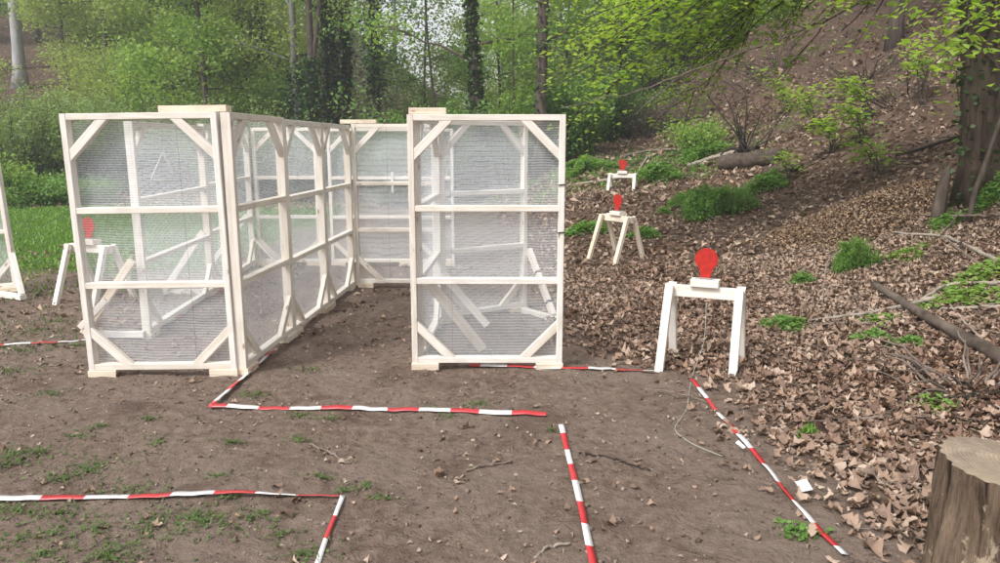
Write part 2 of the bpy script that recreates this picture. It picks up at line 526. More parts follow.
def earth_shade_mask(x, y):  # dark soil plus painted tree shade, stronger up the bank
    u = x - np.interp(y, FX_Y, FX_X)
    return sstep(1.5, 4.0, u) * sstep(9, 13, y) * .75 + .25 * sstep(.2, 1.5, u)
for nm, fn in (('litter', litter_mask), ('grass', grass_mask), ('earth', earth_shade_mask)):
    a = ground.data.attributes.new(nm, 'FLOAT', 'POINT')
    val = fn(V[:, 0], V[:, 1])
    if nm == 'litter': val = np.maximum(val, .8 * sstep(19, 21, V[:, 1]))
    a.data.foreach_set('value', val.astype(np.float32))

# ------------------------------------------------------------------ fallen leaves (uncountable)
def curled(c, size, tiltmax=.5, near=False):
    n = len(c)
    us = np.array([-1, 0, 1.0]); g = np.array([(u, v) for u in us for v in us])
    wid = np.array([.22, 1, .12])
    rows = 3
    if near:
        g = np.array([(u, v) for u in (-1, -.66, -.3, 0, .33, .66, 1) for v in us]); wid5 = np.array([.07, .62, .95, .72, 1, .55, .04]); rows = 7
    s = size * rng.uniform(.55, 1.3, n)
    asp = rng.uniform(.5, .85, n)
    k1 = rng.normal(0, .45, n); k2 = rng.normal(.2, .55, n); tw = rng.normal(0, .35, n)
    m_ = 3 * rows; U = np.broadcast_to(g[:, 0], (n, m_)); Wd = np.repeat(wid5 if near else wid, 3)
    Vv = g[:, 1] * Wd
    if near: Vv = Vv[None] * rng.uniform(.6, 1.25, (n, m_))
    X = U * .5 * s[:, None]
    Y = Vv * .5 * (s * asp)[:, None]
    Z = (k1[:, None] * U ** 2 + k2[:, None] * Vv ** 2 + tw[:, None] * U * Vv) * .5 * s[:, None] + rng.normal(0, .05, (n, m_)) * s[:, None]
    yaw = rng.uniform(0, 6.28, n); tl = rng.normal(0, tiltmax, n); tr = rng.normal(0, tiltmax, n)
    def rot(A, B, a): return A * np.cos(a)[:, None] - B * np.sin(a)[:, None], A * np.sin(a)[:, None] + B * np.cos(a)[:, None]
    Y, Z = rot(Y, Z, tl); X, Z = rot(X, Z, tr); X, Y = rot(X, Y, yaw)
    Pp = np.stack([X, Y, Z], -1) + c[:, None, :]
    q = np.array([(r * 3 + k, r * 3 + 3 + k, r * 3 + 4 + k, r * 3 + 1 + k) for r in range(rows - 1) for k in (0, 1)])
    F = (q[None] + (np.arange(n) * m_)[:, None, None]).reshape(-1, 4)
    return Pp.reshape(-1, 3), F

def scatter(n, x0, x1, y0, y1, mask, pw=1.0):
    x = rng.uniform(x0, x1, n); y = y0 + (y1 - y0) * rng.uniform(0, 1, n) ** pw
    k = rng.uniform(0, 1, n) < mask(x, y)
    x, y = x[k], y[k]
    return np.stack([x, y, terrain(x, y)], 1)

A = Acc()
c = scatter(50000, .4, 7.5, 2.3, 9.5, lambda x, y: litter_mask(x, y) * (1 - .45 * earth_shade_mask(x, y)) * (1 - .5 * sstep(.2, .6, wob(x, y, 1.7, 2))), 1.15); c[:, 2] += rng.uniform(.004, .03, len(c))
A.add(*curled(c, .055 * np.clip(rng.lognormal(0, .36, len(c)), .4, 1.55), .22, True))
c = scatter(26000, -.5, 14, 8.5, 22, lambda x, y: litter_mask(x, y) * (.95 - .45 * earth_shade_mask(x, y)) * (1 - .8 * sstep(.3, .7, grass_mask(x, y)))); c[:, 2] += rng.uniform(.005, .03, len(c))
A.add(*curled(c, .085, .36))
c = scatter(20000, 0, 26, 14, 42, lambda x, y: .9 - .35 * earth_shade_mask(x, y)); c[:, 2] += .02
A.add(*curled(c, .15, .4))
c = scatter(1500, -3.6, 1.6, 2.2, 8.5, lambda x, y: .25 + .6 * sstep(-.1, .4, wob(x, y, 1.3, 5))); c[:, 2] += .008
A.add(*curled(c, .034 * np.clip(rng.lognormal(0, .4, len(c)), .4, 1.8), .15, True))
c = scatter(2500, -9, -3.2, 5.5, 12, lambda x, y: .45 + 0 * x); c[:, 2] += .01
A.add(*curled(c, .07, .3))
c = scatter(1800, -3.0, 0.6, 5.4, 12, lambda x, y: .3 + 0 * x); c[:, 2] += .008
A.add(*curled(c, .06, .3))
c = scatter(5000, -16, -3, 18.3, 24, lambda x, y: .9 * sstep(18.3, 19.5, y)); c[:, 2] += .02
A.add(*curled(c, .12, .3))
o = A.obj('fallen_leaves', M['dead'], None, True)
tag(o, 'brown and tan dead leaves lying thick over the right side and bank', 'leaf litter', kind='stuff')

# chips and crumbs of soil on the bare earth
A = Acc()
c = scatter(5200, -4.5, 1.9, 2.2, 9, lambda x, y: .75 * (1 - .7 * litter_mask(x, y))); c[:, 2] += .004
A.add(*curled(c, .022, .3))
c = scatter(2600, -7, -2.5, 5, 11, lambda x, y: .8 + 0 * x); c[:, 2] += .006
A.add(*curled(c, .04, .3))
o = A.obj('wood_chips', M['chip'], None, False)
tag(o, 'pale wood chips and crumbs scattered over the bare soil', 'wood chips', kind='stuff')
# tan mound of old wood chips and leaf crumbs on the bank
mm = hit(846, 222)
n = 9000
a = rng.uniform(0, 6.28, n); rr = np.sqrt(rng.uniform(0, 1, n))
x = mm.x + rr * np.cos(a) * 1.05; y = mm.y + rr * np.sin(a) * 1.1
z = terrain(x, y) + .16 * (1 - rr ** 2) + rng.uniform(0, .02, n)
A = Acc(); A.add(*curled(np.stack([x, y, z], 1), .045, .35))
def mat_tan():
    m, nt, out = mat_new('tan_crumb')
    gi = nt.nodes.new('ShaderNodeNewGeometry')
    col = ramp(nt, gi.outputs['Random Per Island'], [(0, (.12, .07, .042)), (.6, (.27, .18, .115)), (1, (.40, .30, .21))]).outputs[0]
    principled(nt, out, col, .9, None, spec=.1)
    return m
M['tan'] = mat_tan()
tag(A.obj('debris_mound', M['tan'], None, True), 'tan mound of crumbled leaves and chips on the bank', 'debris', kind='stuff')
# twig litter
A = Acc()
def sticks(c, L, r):
    n = len(c); L = L * rng.uniform(.4, 1.5, n); a = rng.uniform(0, 6.28, n); e = rng.normal(0, .16, n)
    d = np.stack([np.cos(a) * np.cos(e), np.sin(a) * np.cos(e), np.sin(e)], 1); w_ = np.stack([-np.sin(a), np.cos(a), 0 * a], 1)
    u_ = np.cross(d, w_); r = (r * rng.uniform(.5, 1.4, n))[:, None]
    bend = w_ * (rng.normal(0, .12, n) * L)[:, None]
    V = []
    for f, k, b in ((-.5, 1, 0), (0, .85, 1), (.5, .4, 0)):
        o_ = c + d * (L * f)[:, None] + bend * b
        for q in range(3):
            t_ = q * 2.0944
            V.append(o_ + (w_ * math.cos(t_) + u_ * math.sin(t_)) * r * k)
    V = np.stack(V, 1).reshape(-1, 3)
    q = np.array([(s_ * 3 + k, s_ * 3 + (k + 1) % 3, s_ * 3 + 3 + (k + 1) % 3, s_ * 3 + 3 + k) for s_ in (0, 1) for k in range(3)])
    return V, (q[None] + (np.arange(n) * 9)[:, None, None]).reshape(-1, 4)
c = scatter(900, -4.2, 1.8, 2.2, 8.5, lambda x, y: .6 + 0 * x); c[:, 2] += .006
A.add(*sticks(c, .07, .0018))
c = scatter(1500, .6, 7.5, 2.5, 10, lambda x, y: litter_mask(x, y)); c[:, 2] += .035
A.add(*sticks(c, .16, .003))
c = scatter(2200, .5, 16, 9, 28, lambda x, y: .9 * litter_mask(x, y)); c[:, 2] += .04
A.add(*sticks(c, .45, .008))
o = A.obj('twig_litter', M['twig'], None, True)
tag(o, 'small dry twigs strewn over the soil, leaves and bank', 'twigs', kind='stuff')
# clods
t = np.array([(1, 0, 0), (-1, 0, 0), (0, 1, 0), (0, -1, 0), (0, 0, 1), (0, 0, -1.0)])
q = np.array([(0, 2, 4), (2, 1, 4), (1, 3, 4), (3, 0, 4), (2, 0, 5), (1, 2, 5), (3, 1, 5), (0, 3, 5)])
c = scatter(14000, -4.5, 1.9, 2.1, 8, lambda x, y: 1 - .6 * litter_mask(x, y))
s = rng.gamma(1.3, .0028, len(c)) + .0015
Vc = (t[None] * rng.uniform(.6, 1.2, (len(c), 6, 1)) * s[:, None, None] * np.array([1.2, 1.2, .7]) + c[:, None, :]).reshape(-1, 3)
Fc = (q[None] + (np.arange(len(c)) * 6)[:, None, None]).reshape(-1, 3)
def mat_clod():
    m, nt, out = mat_new('soil_clod')
    gi = nt.nodes.new('ShaderNodeNewGeometry')
    col = ramp(nt, gi.outputs['Random Per Island'], [(0, (.08, .055, .042)), (.9, (.19, .145, .115)), (1, (.27, .23, .20))]).outputs[0]
    principled(nt, out, col, .95, None, spec=.1)
    return m
o = mesh_np('soil_crumbs', Vc, Fc, mat_clod(), None, False)
tag(o, 'small clods and stones on the trodden brown soil', 'soil crumbs', kind='stuff')

# ------------------------------------------------------------------ grass (uncountable)
def blades(c, h, lean=.45, wid=.006):
    n = len(c)
    hh = h * rng.uniform(.5, 1.4, n)
    az = rng.uniform(0, 6.28, n); ln = np.abs(rng.normal(0, lean, n)) * hh
    d = np.stack([np.cos(az), np.sin(az), 0 * az], 1); w = np.stack([-np.sin(az), np.cos(az), 0 * az], 1) * wid * (hh / h)[:, None]
    up = np.array([0, 0, 1.0])
    b0 = c - w; b1 = c + w
    m = c + d * ln[:, None] * .35 + up * (hh * .6)[:, None]
    tip = c + d * ln[:, None] + up * hh[:, None]
    V = np.stack([b0, b1, m + w * .8, tip, m - w * .8], 1)
    F1 = np.array([(0, 1, 2, 4)]); F2 = np.array([(4, 2, 3, 3)])
    V = np.stack([b0, b1, m + w * .7, m - w * .7, tip + w * .08, tip - w * .08], 1).reshape(-1, 3)
    q = np.array([(0, 1, 2, 3), (3, 2, 4, 5)])
    return V, (q[None] + (np.arange(n) * 6)[:, None, None]).reshape(-1, 4)

A = Acc()
c = scatter(60000, -15, -3.2, 8, 21.5, lambda x, y: grass_mask(x, y) * (.35 + .65 * sstep(-.35, .15, wob(x, y, 2.0, 4))))
A.add(*blades(c, .040, .8, .011))
c = scatter(34000, -1.5, 12, 13, 28, lambda x, y: grass_mask(x, y) * sstep(-.2, .3, wob(x, y, 1.5, 5)))
A.add(*blades(c, .07, .9, .014))
o = A.obj('grass', M['grass'], None, False)
tag(o, 'green lawn grass at the left behind the booth and on the slope foot', 'grass', kind='stuff')
A = Acc()
# weedy tufts in the bare soil
tufts = [(18, 455, .16), (40, 452, .1), (95, 465, .16), (88, 472, .12), (60, 480, .1), (15, 512, .18), (60, 515, .15), (95, 530, .2), (45, 555, .2), (110, 555, .18), (20, 540, .15),
         (160, 522, .2), (205, 524, .2), (190, 520, .2), (135, 490, .2), (118, 560, .1), (255, 396, .13), (233, 444, .1), (158, 443, .08), (300, 416, .1), (312, 370, .12), (330, 420, .06), (150, 420, .07), (80, 437, .1),
         (305, 555, .15), (365, 488, .08), (320, 478, .06), (345, 492, .05), (432, 411, .08), (478, 405, .1), (448, 418, .06), (552, 432, .05), (35, 330, .3), (60, 322, .25), (20, 350, .25), (75, 345, .2), (10, 372, .25), (50, 395, .12), (100, 428, .07), (215, 478, .06), (300, 440, .08), (385, 500, .05), (228, 500, .05),
         (10, 465, .2), (250, 520, .12), (280, 535, .1)]
pts = []
for px, py, r in tufts:
    p = P(px, py)
    n = int(75 * r / .15)
    a = rng.uniform(0, 6.28, n); rr = r * np.abs(rng.normal(0, .55, n))
    x = p.x + rr * np.cos(a) * 1.5; y = p.y + rr * np.sin(a) * .9
    pts.append(np.stack([x, y, terrain(x, y)], 1))
c = np.concatenate(pts)
A.add(*blades(c, .019, 1.5, .0026))
V1, F1 = leaf_quads(c[rng.uniform(0, 1, len(c)) < .8] + np.array([0, 0, .01]), .02, .6, .6)
A.add(V1, F1)
c = scatter(1500, -5, 1.6, 2.2, 7.5, lambda x, y: sstep(.25, .6, wob(x, y, 2.6, 3)) * .5 * (1 - litter_mask(x, y)))
A.add(*blades(c, .02, 1.0, .0025))
c = scatter(3000, -8, -2.9, 5.5, 9.5, lambda x, y: sstep(-.1, .4, wob(x, y, 2.1, 1)) * .9)
A.add(*blades(c, .05, .7, .006))
o = A.obj('weeds', M['weed'], None, False)
tag(o, 'thin weedy tufts sprouting from the bare trodden soil', 'weeds', kind='stuff')

# ------------------------------------------------------------------ timber
TW, TT = .043, .070
def bar(name, parent, a, b, w, t, nrm=(0, 1, 0), mat='wood', k0=0.0, k1=0.0):
    """box from a to b (in the parent's space), t thick along nrm, w wide across; k = mitre slopes at the ends"""
    a, b, n = Vector(a), Vector(b), Vector(nrm)
    L = (b - a).length
    ex = (b - a) / L
    ey = (n - ex * n.dot(ex)).normalized()
    ez = ex.cross(ey)
    V = []
    bv = min(.0035, w * .1, t * .1)
    prof = [(-t / 2 + bv, -w / 2), (t / 2 - bv, -w / 2), (t / 2, -w / 2 + bv), (t / 2, w / 2 - bv), (t / 2 - bv, w / 2), (-t / 2 + bv, w / 2), (-t / 2, w / 2 - bv), (-t / 2, -w / 2 + bv)]
    for e, k in ((0, k0), (L, k1)):
        for y, z in prof: V.append((e + k * z, y, z))
    F = [(i, (i + 1) % 8, 8 + (i + 1) % 8, 8 + i) for i in range(8)]
    me = bpy.data.meshes.new(name)
    me.from_pydata(V, [], F + [tuple(range(7, -1, -1)), tuple(range(8, 16))])
    o = link(name, me, M[mat], parent)
    o.matrix_local = Matrix(((ex.x, ey.x, ez.x, a.x), (ex.y, ey.y, ez.y, a.y), (ex.z, ey.z, ez.z, a.z), (0, 0, 0, 1)))
    return o

PANELS = 'timber framed mesh panels standing on the range'
def panel(label, p0, p1, H=1.85, rails=(.645, .36), netbays=(0, 1, 2), cap=None, feet=(1, 1), wood='wood', z0=None, braces=(1, 1, 1, 1), tilt=0.0, flip=False):
    p0, p1 = Vector(p0), Vector(p1)
    d = p1 - p0
    W = math.hypot(d.x, d.y)
    zb = tz(p0.x, p0.y) if z0 is None else z0
    r = empty('mesh_panel', (p0.x, p0.y, zb), math.atan2(d.y, d.x))
    if tilt: r.rotation_euler = (0, tilt, r.rotation_euler.z)
    tag(r, label, 'mesh panel', PANELS)
    fb = .05
    for x in (TW / 2, W - TW / 2):
        bar('post', r, (x, 0, fb), (x, 0, H), TW, TT, mat=wood)
    x0, x1 = TW, W - TW
    t2 = TT - .005
    bar('rail', r, (x0, 0, H - TW / 2), (x1, 0, H - TW / 2), TW, t2, mat=wood)
    bar('rail', r, (x0, 0, fb + TW / 2), (x1, 0, fb + TW / 2), TW, t2, mat=wood)
    for f in rails:
        bar('rail', r, (x0, 0, H * f), (x1, 0, H * f), TW, t2, mat=wood)
    g, gw, gt = .235, .058, .042
    yo = -(TT - gt) / 2 + .004
    zt, zl = H - TW, fb + TW
    if braces[0]: bar('corner_brace', r, (x0, yo, zt - g), (x0 + g, yo, zt), gw, gt, mat=wood, k0=1, k1=-1)
    if braces[1]: bar('corner_brace', r, (x1 - g, yo, zt), (x1, yo, zt - g), gw, gt, mat=wood, k0=1, k1=-1)
    if braces[2]: bar('corner_brace', r, (x0, yo, zl + g), (x0 + g, yo, zl), gw, gt, mat=wood, k0=-1, k1=1)
    if braces[3]: bar('corner_brace', r, (x1 - g, yo, zl), (x1, yo, zl + g), gw, gt, mat=wood, k0=-1, k1=1)
    if feet[0]: bar('foot_block', r, (-.005, -.003, .022), (.195, -.003, .022), .055, .085, mat='wood_b')
    if feet[1]: bar('foot_block', r, (W - .195, -.003, .022), (W + .005, -.003, .022), .055, .085, mat='wood_b')
    if cap: bar('cap_board', r, (cap[0], cap[2] if len(cap) > 2 else .02, H + .024), (cap[1], cap[2] if len(cap) > 2 else .02, H + .024), .044, .11, mat='wood_b')
    # netting stapled to the back of the frame
    zs = [fb + .004] + [H * f for f in sorted(rails)] + [H - .004]
    yb = TT / 2 + .002
    for b in range(3):
        if b not in netbays: continue
        za, zc = zs[b], zs[b + 1]
        if b < 2 and (b + 1) in netbays: pass
        nxn, nzn = 26, 18
        uu, vv = np.meshgrid(np.linspace(.006, W - .006, nxn), np.linspace(za, zc, nzn))
        eu = np.sin((uu - .006) / (W - .012) * np.pi); ev = np.sin((vv - za) / (zc - za) * np.pi)
        sag = eu * ev * (wob(uu * 3 + p0.x * 7, vv * 9 + p0.y * 5, 1.6, b) * .010 + .008)
        Vn = np.stack([uu, yb + sag + .0 * uu, vv], -1).reshape(-1, 3)
        ii = np.arange(nxn * nzn).reshape(nzn, nxn)
        Fn = np.stack([ii[:-1, :-1], ii[:-1, 1:], ii[1:, 1:], ii[1:, :-1]], -1).reshape(-1, 4)
        mesh_np('netting', Vn, Fn, M['net'], r, True, uv=Vn[:, [0, 2]] + np.array([p0.x, 0]))
    r['W'] = W
    return r

def wbar(name, root, a, b, w, t, mat='wood', nrm=(0, 1, 0)):
    bpy.context.view_layer.update()
    inv = root.matrix_world.inverted()
    n = inv.to_3x3() @ Vector(nrm)
    return bar(name, root, inv @ Vector(a), inv @ Vector(b), w, t, n, mat)

# --- the left booth: front, three side panels, back
A0 = Vector((-2.945, 5.13, 0)); A1 = Vector((-1.885, 5.13, 0))
pa = panel('front panel of the left booth, nearest the red and white tape corner', (A0.x, A0.y), (A1.x, A1.y), cap=(.65, 1.11, .07), tilt=R(-.7))
pa.location.z -= .006
xb0, xb1 = -1.855, -1.70
yb = [5.11, 6.20, 7.29, 8.38]
xx = lambda y: xb0 + (xb1 - xb0) * (y - 5.11) / 3.27
names_b = ['near side panel of the left booth, joined to its front panel at the corner',
           'middle one of three side panels in a row between the two booths',
           'far side panel of the left booth, meeting the back panel in the corner']
side = []
for i in range(3):
    side.append(panel(names_b[i], (xx(yb[i]), yb[i] + .002), (xx(yb[i + 1]), yb[i + 1] - .002), feet=(1, 1)))
pc = panel('back panel between the two booths, beside bare soil, with corner brace at its left', (-1.655, 8.42), (-.66, 8.42), cap=(-.12, .28, .02), braces=(1, 0, 1, 0))
# --- right booth: front, left side, back
D0, D1 = P(413, 368), P(562, 369)
pd = panel('front panel of the right booth, with black staple marks on its right post', (D0.x, D0.y), (D1.x, D0.y + .0), cap=(.01, .27, .05))
pg = panel('inner side panel of the right booth with two slanting props', (D0.x + .04, D0.y + .06), (-.57, 6.66))
pf = panel('angled back panel of the right booth with a propped right post', (-.55, 6.70), (.25, 7.22))
wbar('prop', pg, (D0.x + .11, D0.y + .24, .60), (-.14, 5.72, .03), .075, .04, 'wood_b')
wbar('prop', pg, (-.52, 6.55, .50), (-.115, 6.5, .03), .065, .04)
wbar('prop', pf, (.285, 7.20, .62), (.50, 6.78, .06), .065, .045, 'wood', (1, .5, 0))
wbar('prop_foot', pf, (.23, 7.13, .028), (.54, 6.74, .028), .05, .06, 'wood', (1, .5, 0))
for s_ in (.35, .8):
    a_, b_ = Vector((.285, 7.20, .62)), Vector((.50, 6.78, .06))
    c_ = a_.lerp(b_, s_); e_ = a_.lerp(b_, s_ + .03)
    wbar('strap', pf, c_, e_, .073, .053, 'strap', (1, .5, 0))
for zz in (1.36, 1.02):
    bar('staple', pd, (1.02 + (pd['W'] - 1.07), -.0395, zz), (1.075 + (pd['W'] - 1.07), -.0395, zz + .006), .008, .006, mat='strap')
# --- left booth's outer wall and the long wall at the back
I0 = P(147, 337); I2 = P(254, 266)
Im = I0.lerp(I2, .5)
pi0 = panel('outer left wall panel with a slanting prop and foot board at its front post', (I0.x, I0.y), (Im.x, Im.y - .004))
pi1 = panel('outer left wall panel running back to the far corner', (Im.x, Im.y + .004), (I2.x, I2.y))
wbar('prop_foot', pi0, (I0.x - .52, I0.y - .02, .03), (I0.x - .01, I0.y - .02, .03), .055, .05)
wbar('prop', pi0, (I0.x - .50, I0.y - .07, .05), (I0.x - .03, I0.y - .07, .68), .065, .04, 'wood_b')
wbar('prop', pi0, (I0.x - .48, I0.y - .15, .12), (I0.x - .24, I0.y - .15, .36), .05, .035)
wbar('prop', pi0, (Im.x - .50, Im.y - .06, .05), (Im.x - .03, Im.y - .06, .70), .065, .04)
wbar('prop_foot', pi0, (Im.x - .52, Im.y - .03, .03), (Im.x - .02, Im.y - .03, .03), .055, .05)
wbar('prop', pi1, (I2.x - .55, I2.y - .06, .05), (I2.x - .03, I2.y - .06, .70), .065, .04)
wbar('prop', pi1, (I2.x + .05, I2.y - .1, .40), (I2.x + .38, I2.y - .12, .03), .03, .03)
ye = 10.02
pe0 = panel('far back panel with an open middle bay showing the green behind', (I2.x + .06, ye), (-2.44, ye), netbays=(0, 2))
pe1 = panel('far back panel with a white strip hanging on it, seen through nearer netting', (-2.30, ye), (-1.18, ye), braces=(1, 0, 1, 0))
pe2 = panel('narrow far back panel seen only through the right booth', (-1.14, ye), (-.62, ye), braces=(1, 0, 1, 0))
bar('hanging_strip', pe1, (.86, -.05, 1.00), (.86, -.05, 1.28), .03, .006, mat='tape_white')
# white taped triangle on the outer wall's netting
tri = bpy.data.objects.new('taped_triangle', None)
bpy.data.objects.remove(tri)
A = Acc()
def box_np(a, b, w, t, n):
    a, b, n = np.array(a, float), np.array(b, float), np.array(n, float)
    ex = unit(b - a); ey = unit(n - ex * np.dot(n, ex)); ez = np.cross(ex, ey)
    V = []
    for e in (a, b):
        for sy, sz in ((-1, -1), (1, -1), (1, 1), (-1, 1)): V.append(e + ey * sy * t / 2 + ez * sz * w / 2)
    F = [(0, 1, 5, 4), (1, 2, 6, 5), (2, 3, 7, 6), (3, 0, 4, 7), (3, 2, 1, 0), (4, 5, 6, 7)]
    return np.array(V), np.array(F)
def on_i(px, py):
    d = ray(px, py)
    nrm = Vector((I2.y - I0.y, -(I2.x - I0.x), 0)).normalized()
    t_ = nrm.dot(Vector((I0.x, I0.y, CAMZ)) + nrm * .06 - Vector((0, 0, CAMZ))) / nrm.dot(d)
    return Vector((d.x * t_, d.y * t_, CAMZ + d.z * t_))
ta, tb, tc = on_i(163, 153), on_i(151, 181), on_i(177, 180)
for u_, v_ in ((ta, tb), (tb, tc), (tc, ta)):
    A.add(*box_np(u_, v_, .03, .006, (1, 0, 0)))
o = A.obj('taped_triangle', M['tape_white'], None, False)
tag(o, 'white triangle outline fixed to the netting inside the left booth', 'triangle marker')
# --- panel at the photo's left edge
K1 = P(20, 294)
pk = panel('leaning panel cut off by the left edge of the photo, beside the lawn', (K1.x - 1.05, K1.y - .1), (K1.x, K1.y), tilt=R(-2.2))
wbar('prop', pk, (K1.x + .02, K1.y - .08, .46), (K1.x + .22, K1.y - .30, .05), .07, .05, 'wood', (1, 1, 0))
wbar('prop_foot', pk, (K1.x - .30, K1.y - .06, .03), (K1.x + .25, K1.y - .33, .03), .055, .07, 'wood', (.4, 1, 0))

# ------------------------------------------------------------------ red plate targets
def plate_mesh(name, root, loc, s=1.0):
    r0, r1 = .083 * s, .036 * s
    zc = .135 * s
    pts = []
    for i in range(37):
        a = R(-52) + i / 36 * R(284)
        pts.append((r0 * math.cos(a), zc + r0 * math.sin(a)))
    pts += [(-r1, .018 * s), (r1, .018 * s)]
    n = len(pts); th = .010
    V = [(x, -th / 2, z) for x, z in pts] + [(x, th / 2, z) for x, z in pts]
    F = [tuple(range(n)), tuple(range(2 * n - 1, n - 1, -1))] + [(i, n + i, n + (i + 1) % n, (i + 1) % n) for i in range(n)]
    me = bpy.data.meshes.new(name); me.from_pydata(V, [], F)
    o = link(name, me, M['red'], root)
    o.location = loc
    return o

TG = 'red falling plate targets on timber stands'
def stand(label, p, rz, mat='wood', L=.57, h=.60, splay=.22, s=1.0, out=.01):
    r = empty('plate_target', p, rz); tag(r, label, 'target', TG)
    bh = .085
    bar('beam', r, (-L / 2, 0, h - bh / 2), (L / 2, 0, h - bh / 2), bh, .05, mat=mat)
    for sx in (-1, 1):
        for sy in (-1, 1):
            bar('leg', r, (sx * (L / 2 - .035), sy * .052, h - .002), (sx * (L / 2 - .035 + out), sy * (.05 + splay), -.03), .06, .048, (0, 1, .2), mat)
    bar('top_block', r, (-.10, .0, h + .028), (.10, .0, h + .028), .054, .11, mat='wood')
    b = bar('hinge_bracket', r, (-.045, .01, h + .062), (.045, .01, h + .062), .012, .06, mat='steel')
    bar('hinge_block', r, (-.036, -.012, h + .083), (.036, -.012, h + .083), .03, .012, mat='red')
    plate_mesh('plate', r, (0, .002, h + .068), s)
    for sx in (-.06, .06):
        V_, F_ = tube([(sx, -.03, h + .05), (sx, -.03, h + .068)], .007, 6)
        mesh_np('bolt', V_, F_, M['steel'], r)
    return r
q0 = P(701, 366); q0.y = 5.30
st1 = stand('nearest red plate target, on a wooden trestle with a cord hanging from it', (q0.x - .0, 5.36, tz(q0.x, 5.36)), R(-24))
q1 = hit(616, 259)
st2 = stand('red plate target turned aside, on the middle trestle right of the booths', q1, R(-55), 'wood_b', h=.60)
q2 = hit(622, 189)
st3 = stand('small far red plate target on a low trestle before the log pile', q2, R(-18), L=.56 * q2.y / 15, h=.26 * q2.y / 15 + .05, s=q2.y / 15, splay=.15)
q3 = P(96, 300)
st4 = stand('red plate target behind the netting of the left booth', q3, R(-20))

# cord from the nearest target
A = Acc()
fz = lambda px, py, z=.006: P(px, py, 0) + Vector((0, 0, tz(P(px, py).x, P(px, py).y) + z))
A.add(*tube(poly([Vector((q0.x - .03, 5.20, .52)), Vector((q0.x - .055, 5.1, .25)), fz(693, 375, .01), fz(690, 388), fz(687, 412), fz(672, 432), fz(692, 446), fz(722, 458)], 40), .0020, 6))
tag(A.obj('cord', M['cord'], None), 'thin pale cord hanging from the nearest target and trailing on soil', 'cord')

# ------------------------------------------------------------------ barrier tape
TP = 'red and white barrier tapes laid on the ground'
def tape(label, pix, w=.05, phase=0, twist=.5, tip=.15):
    pts = []
    for px, py in pix:
        p = hit(px, py); pts.append(p)
    d = np.r_[0, np.cumsum([ (pts[i + 1] - pts[i]).length for i in range(len(pts) - 1)])]
    st = .02
    tt = np.unique(np.round(np.r_[np.arange(0, d[-1], st), d], 4))
    # stripe boundaries exactly on a vertex
    X = np.interp(tt, d, [p.x for p in pts]); Y = np.interp(tt, d, [p.y for p in pts])
    wv = wob(tt * 1.0, tt * .4 + phase, 5, 3)
    X = X + wob(tt, tt * 0 + phase, 3, 1) * .006; Y = Y + wob(tt, tt * 0 + phase + 3, 3, 2) * .006
    Z = terrain(X, Y) + .014 + .008 * wv
    C = np.stack([X, Y, Z], 1)
    T = unit(np.gradient(C, axis=0))
    S = unit(np.cross(T, np.array([0, 0, 1.0])))
    U = np.cross(S, T)
    tw = twist * wob(tt * .6, tt * .2 + phase * 2.1, 3, 5) * 1.6 + tip
    wd = (w if np.isscalar(w) else np.interp(tt, d, w)) * (.82 + .25 * wob(tt, tt + phase, 2.2, 6))
    side_ = S * np.cos(tw)[:, None] + U * np.sin(tw)[:, None]
    hgt = np.abs(np.sin(tw)) * wd * .5
    C[:, 2] += hgt
    nrm = np.cross(T, side_)
    th = .0012
    n = len(tt)
    V = np.concatenate([C - side_ * (wd / 2)[:, None] + nrm * th, C + side_ * (wd / 2)[:, None] + nrm * th, C + side_ * (wd / 2)[:, None] - nrm * th, C - side_ * (wd / 2)[:, None] - nrm * th])
    F, mi = [], []
    for i in range(n - 1):
        s_ = int(((tt[i] + tt[i + 1]) / 2 + phase) / .20) % 2
        for k in range(4):
            k2 = (k + 1) % 4
            F.append((k * n + i, k * n + i + 1, k2 * n + i + 1, k2 * n + i)); mi.append(s_)
    o = mesh_np('barrier_tape', V, F, [M['tape_red'], M['tape_white']], None, False, mi)
    return tag(o, label, 'barrier tape', TP)
tape('red and white tape along the bottom left, turning toward the camera', [(-25, 502), (120, 499), (230, 496), (343, 498), (331, 530), (316, 572)], [.045, .045, .045, .03, .022, .03], .1, .35)
tape('red and white tape leaving the left booth corner and crossing in front of both booths', [(272, 354), (243, 380), (211, 409), (300, 410), (430, 412), (546, 417)], .047, .05, .22, -.26)
tape('red and white tape running toward the camera in the middle of the soil', [(561, 427), (574, 480), (594, 572)], .036, .25, .3)
tape('red and white tape under the right booth reaching to the nearest target', [(470, 367), (520, 368), (563, 369.5), (610, 371), (657, 373.5)], .045, .12, .5)
tape('red and white tape along the edge of the dead leaves', [(692, 381), (715, 411), (755, 456), (798, 508), (845, 558)], .036, .02, .45)
tape('red and white tape at the far left, beside the left booth', [(-12, 347), (45, 344), (86, 341)], .03, .07, .6)
tape('red and white tape along the foot of the outer left wall inside the booth', [(100, 336), (150, 332), (172, 322), (205, 300), (236, 283)], .045, .0, .5)

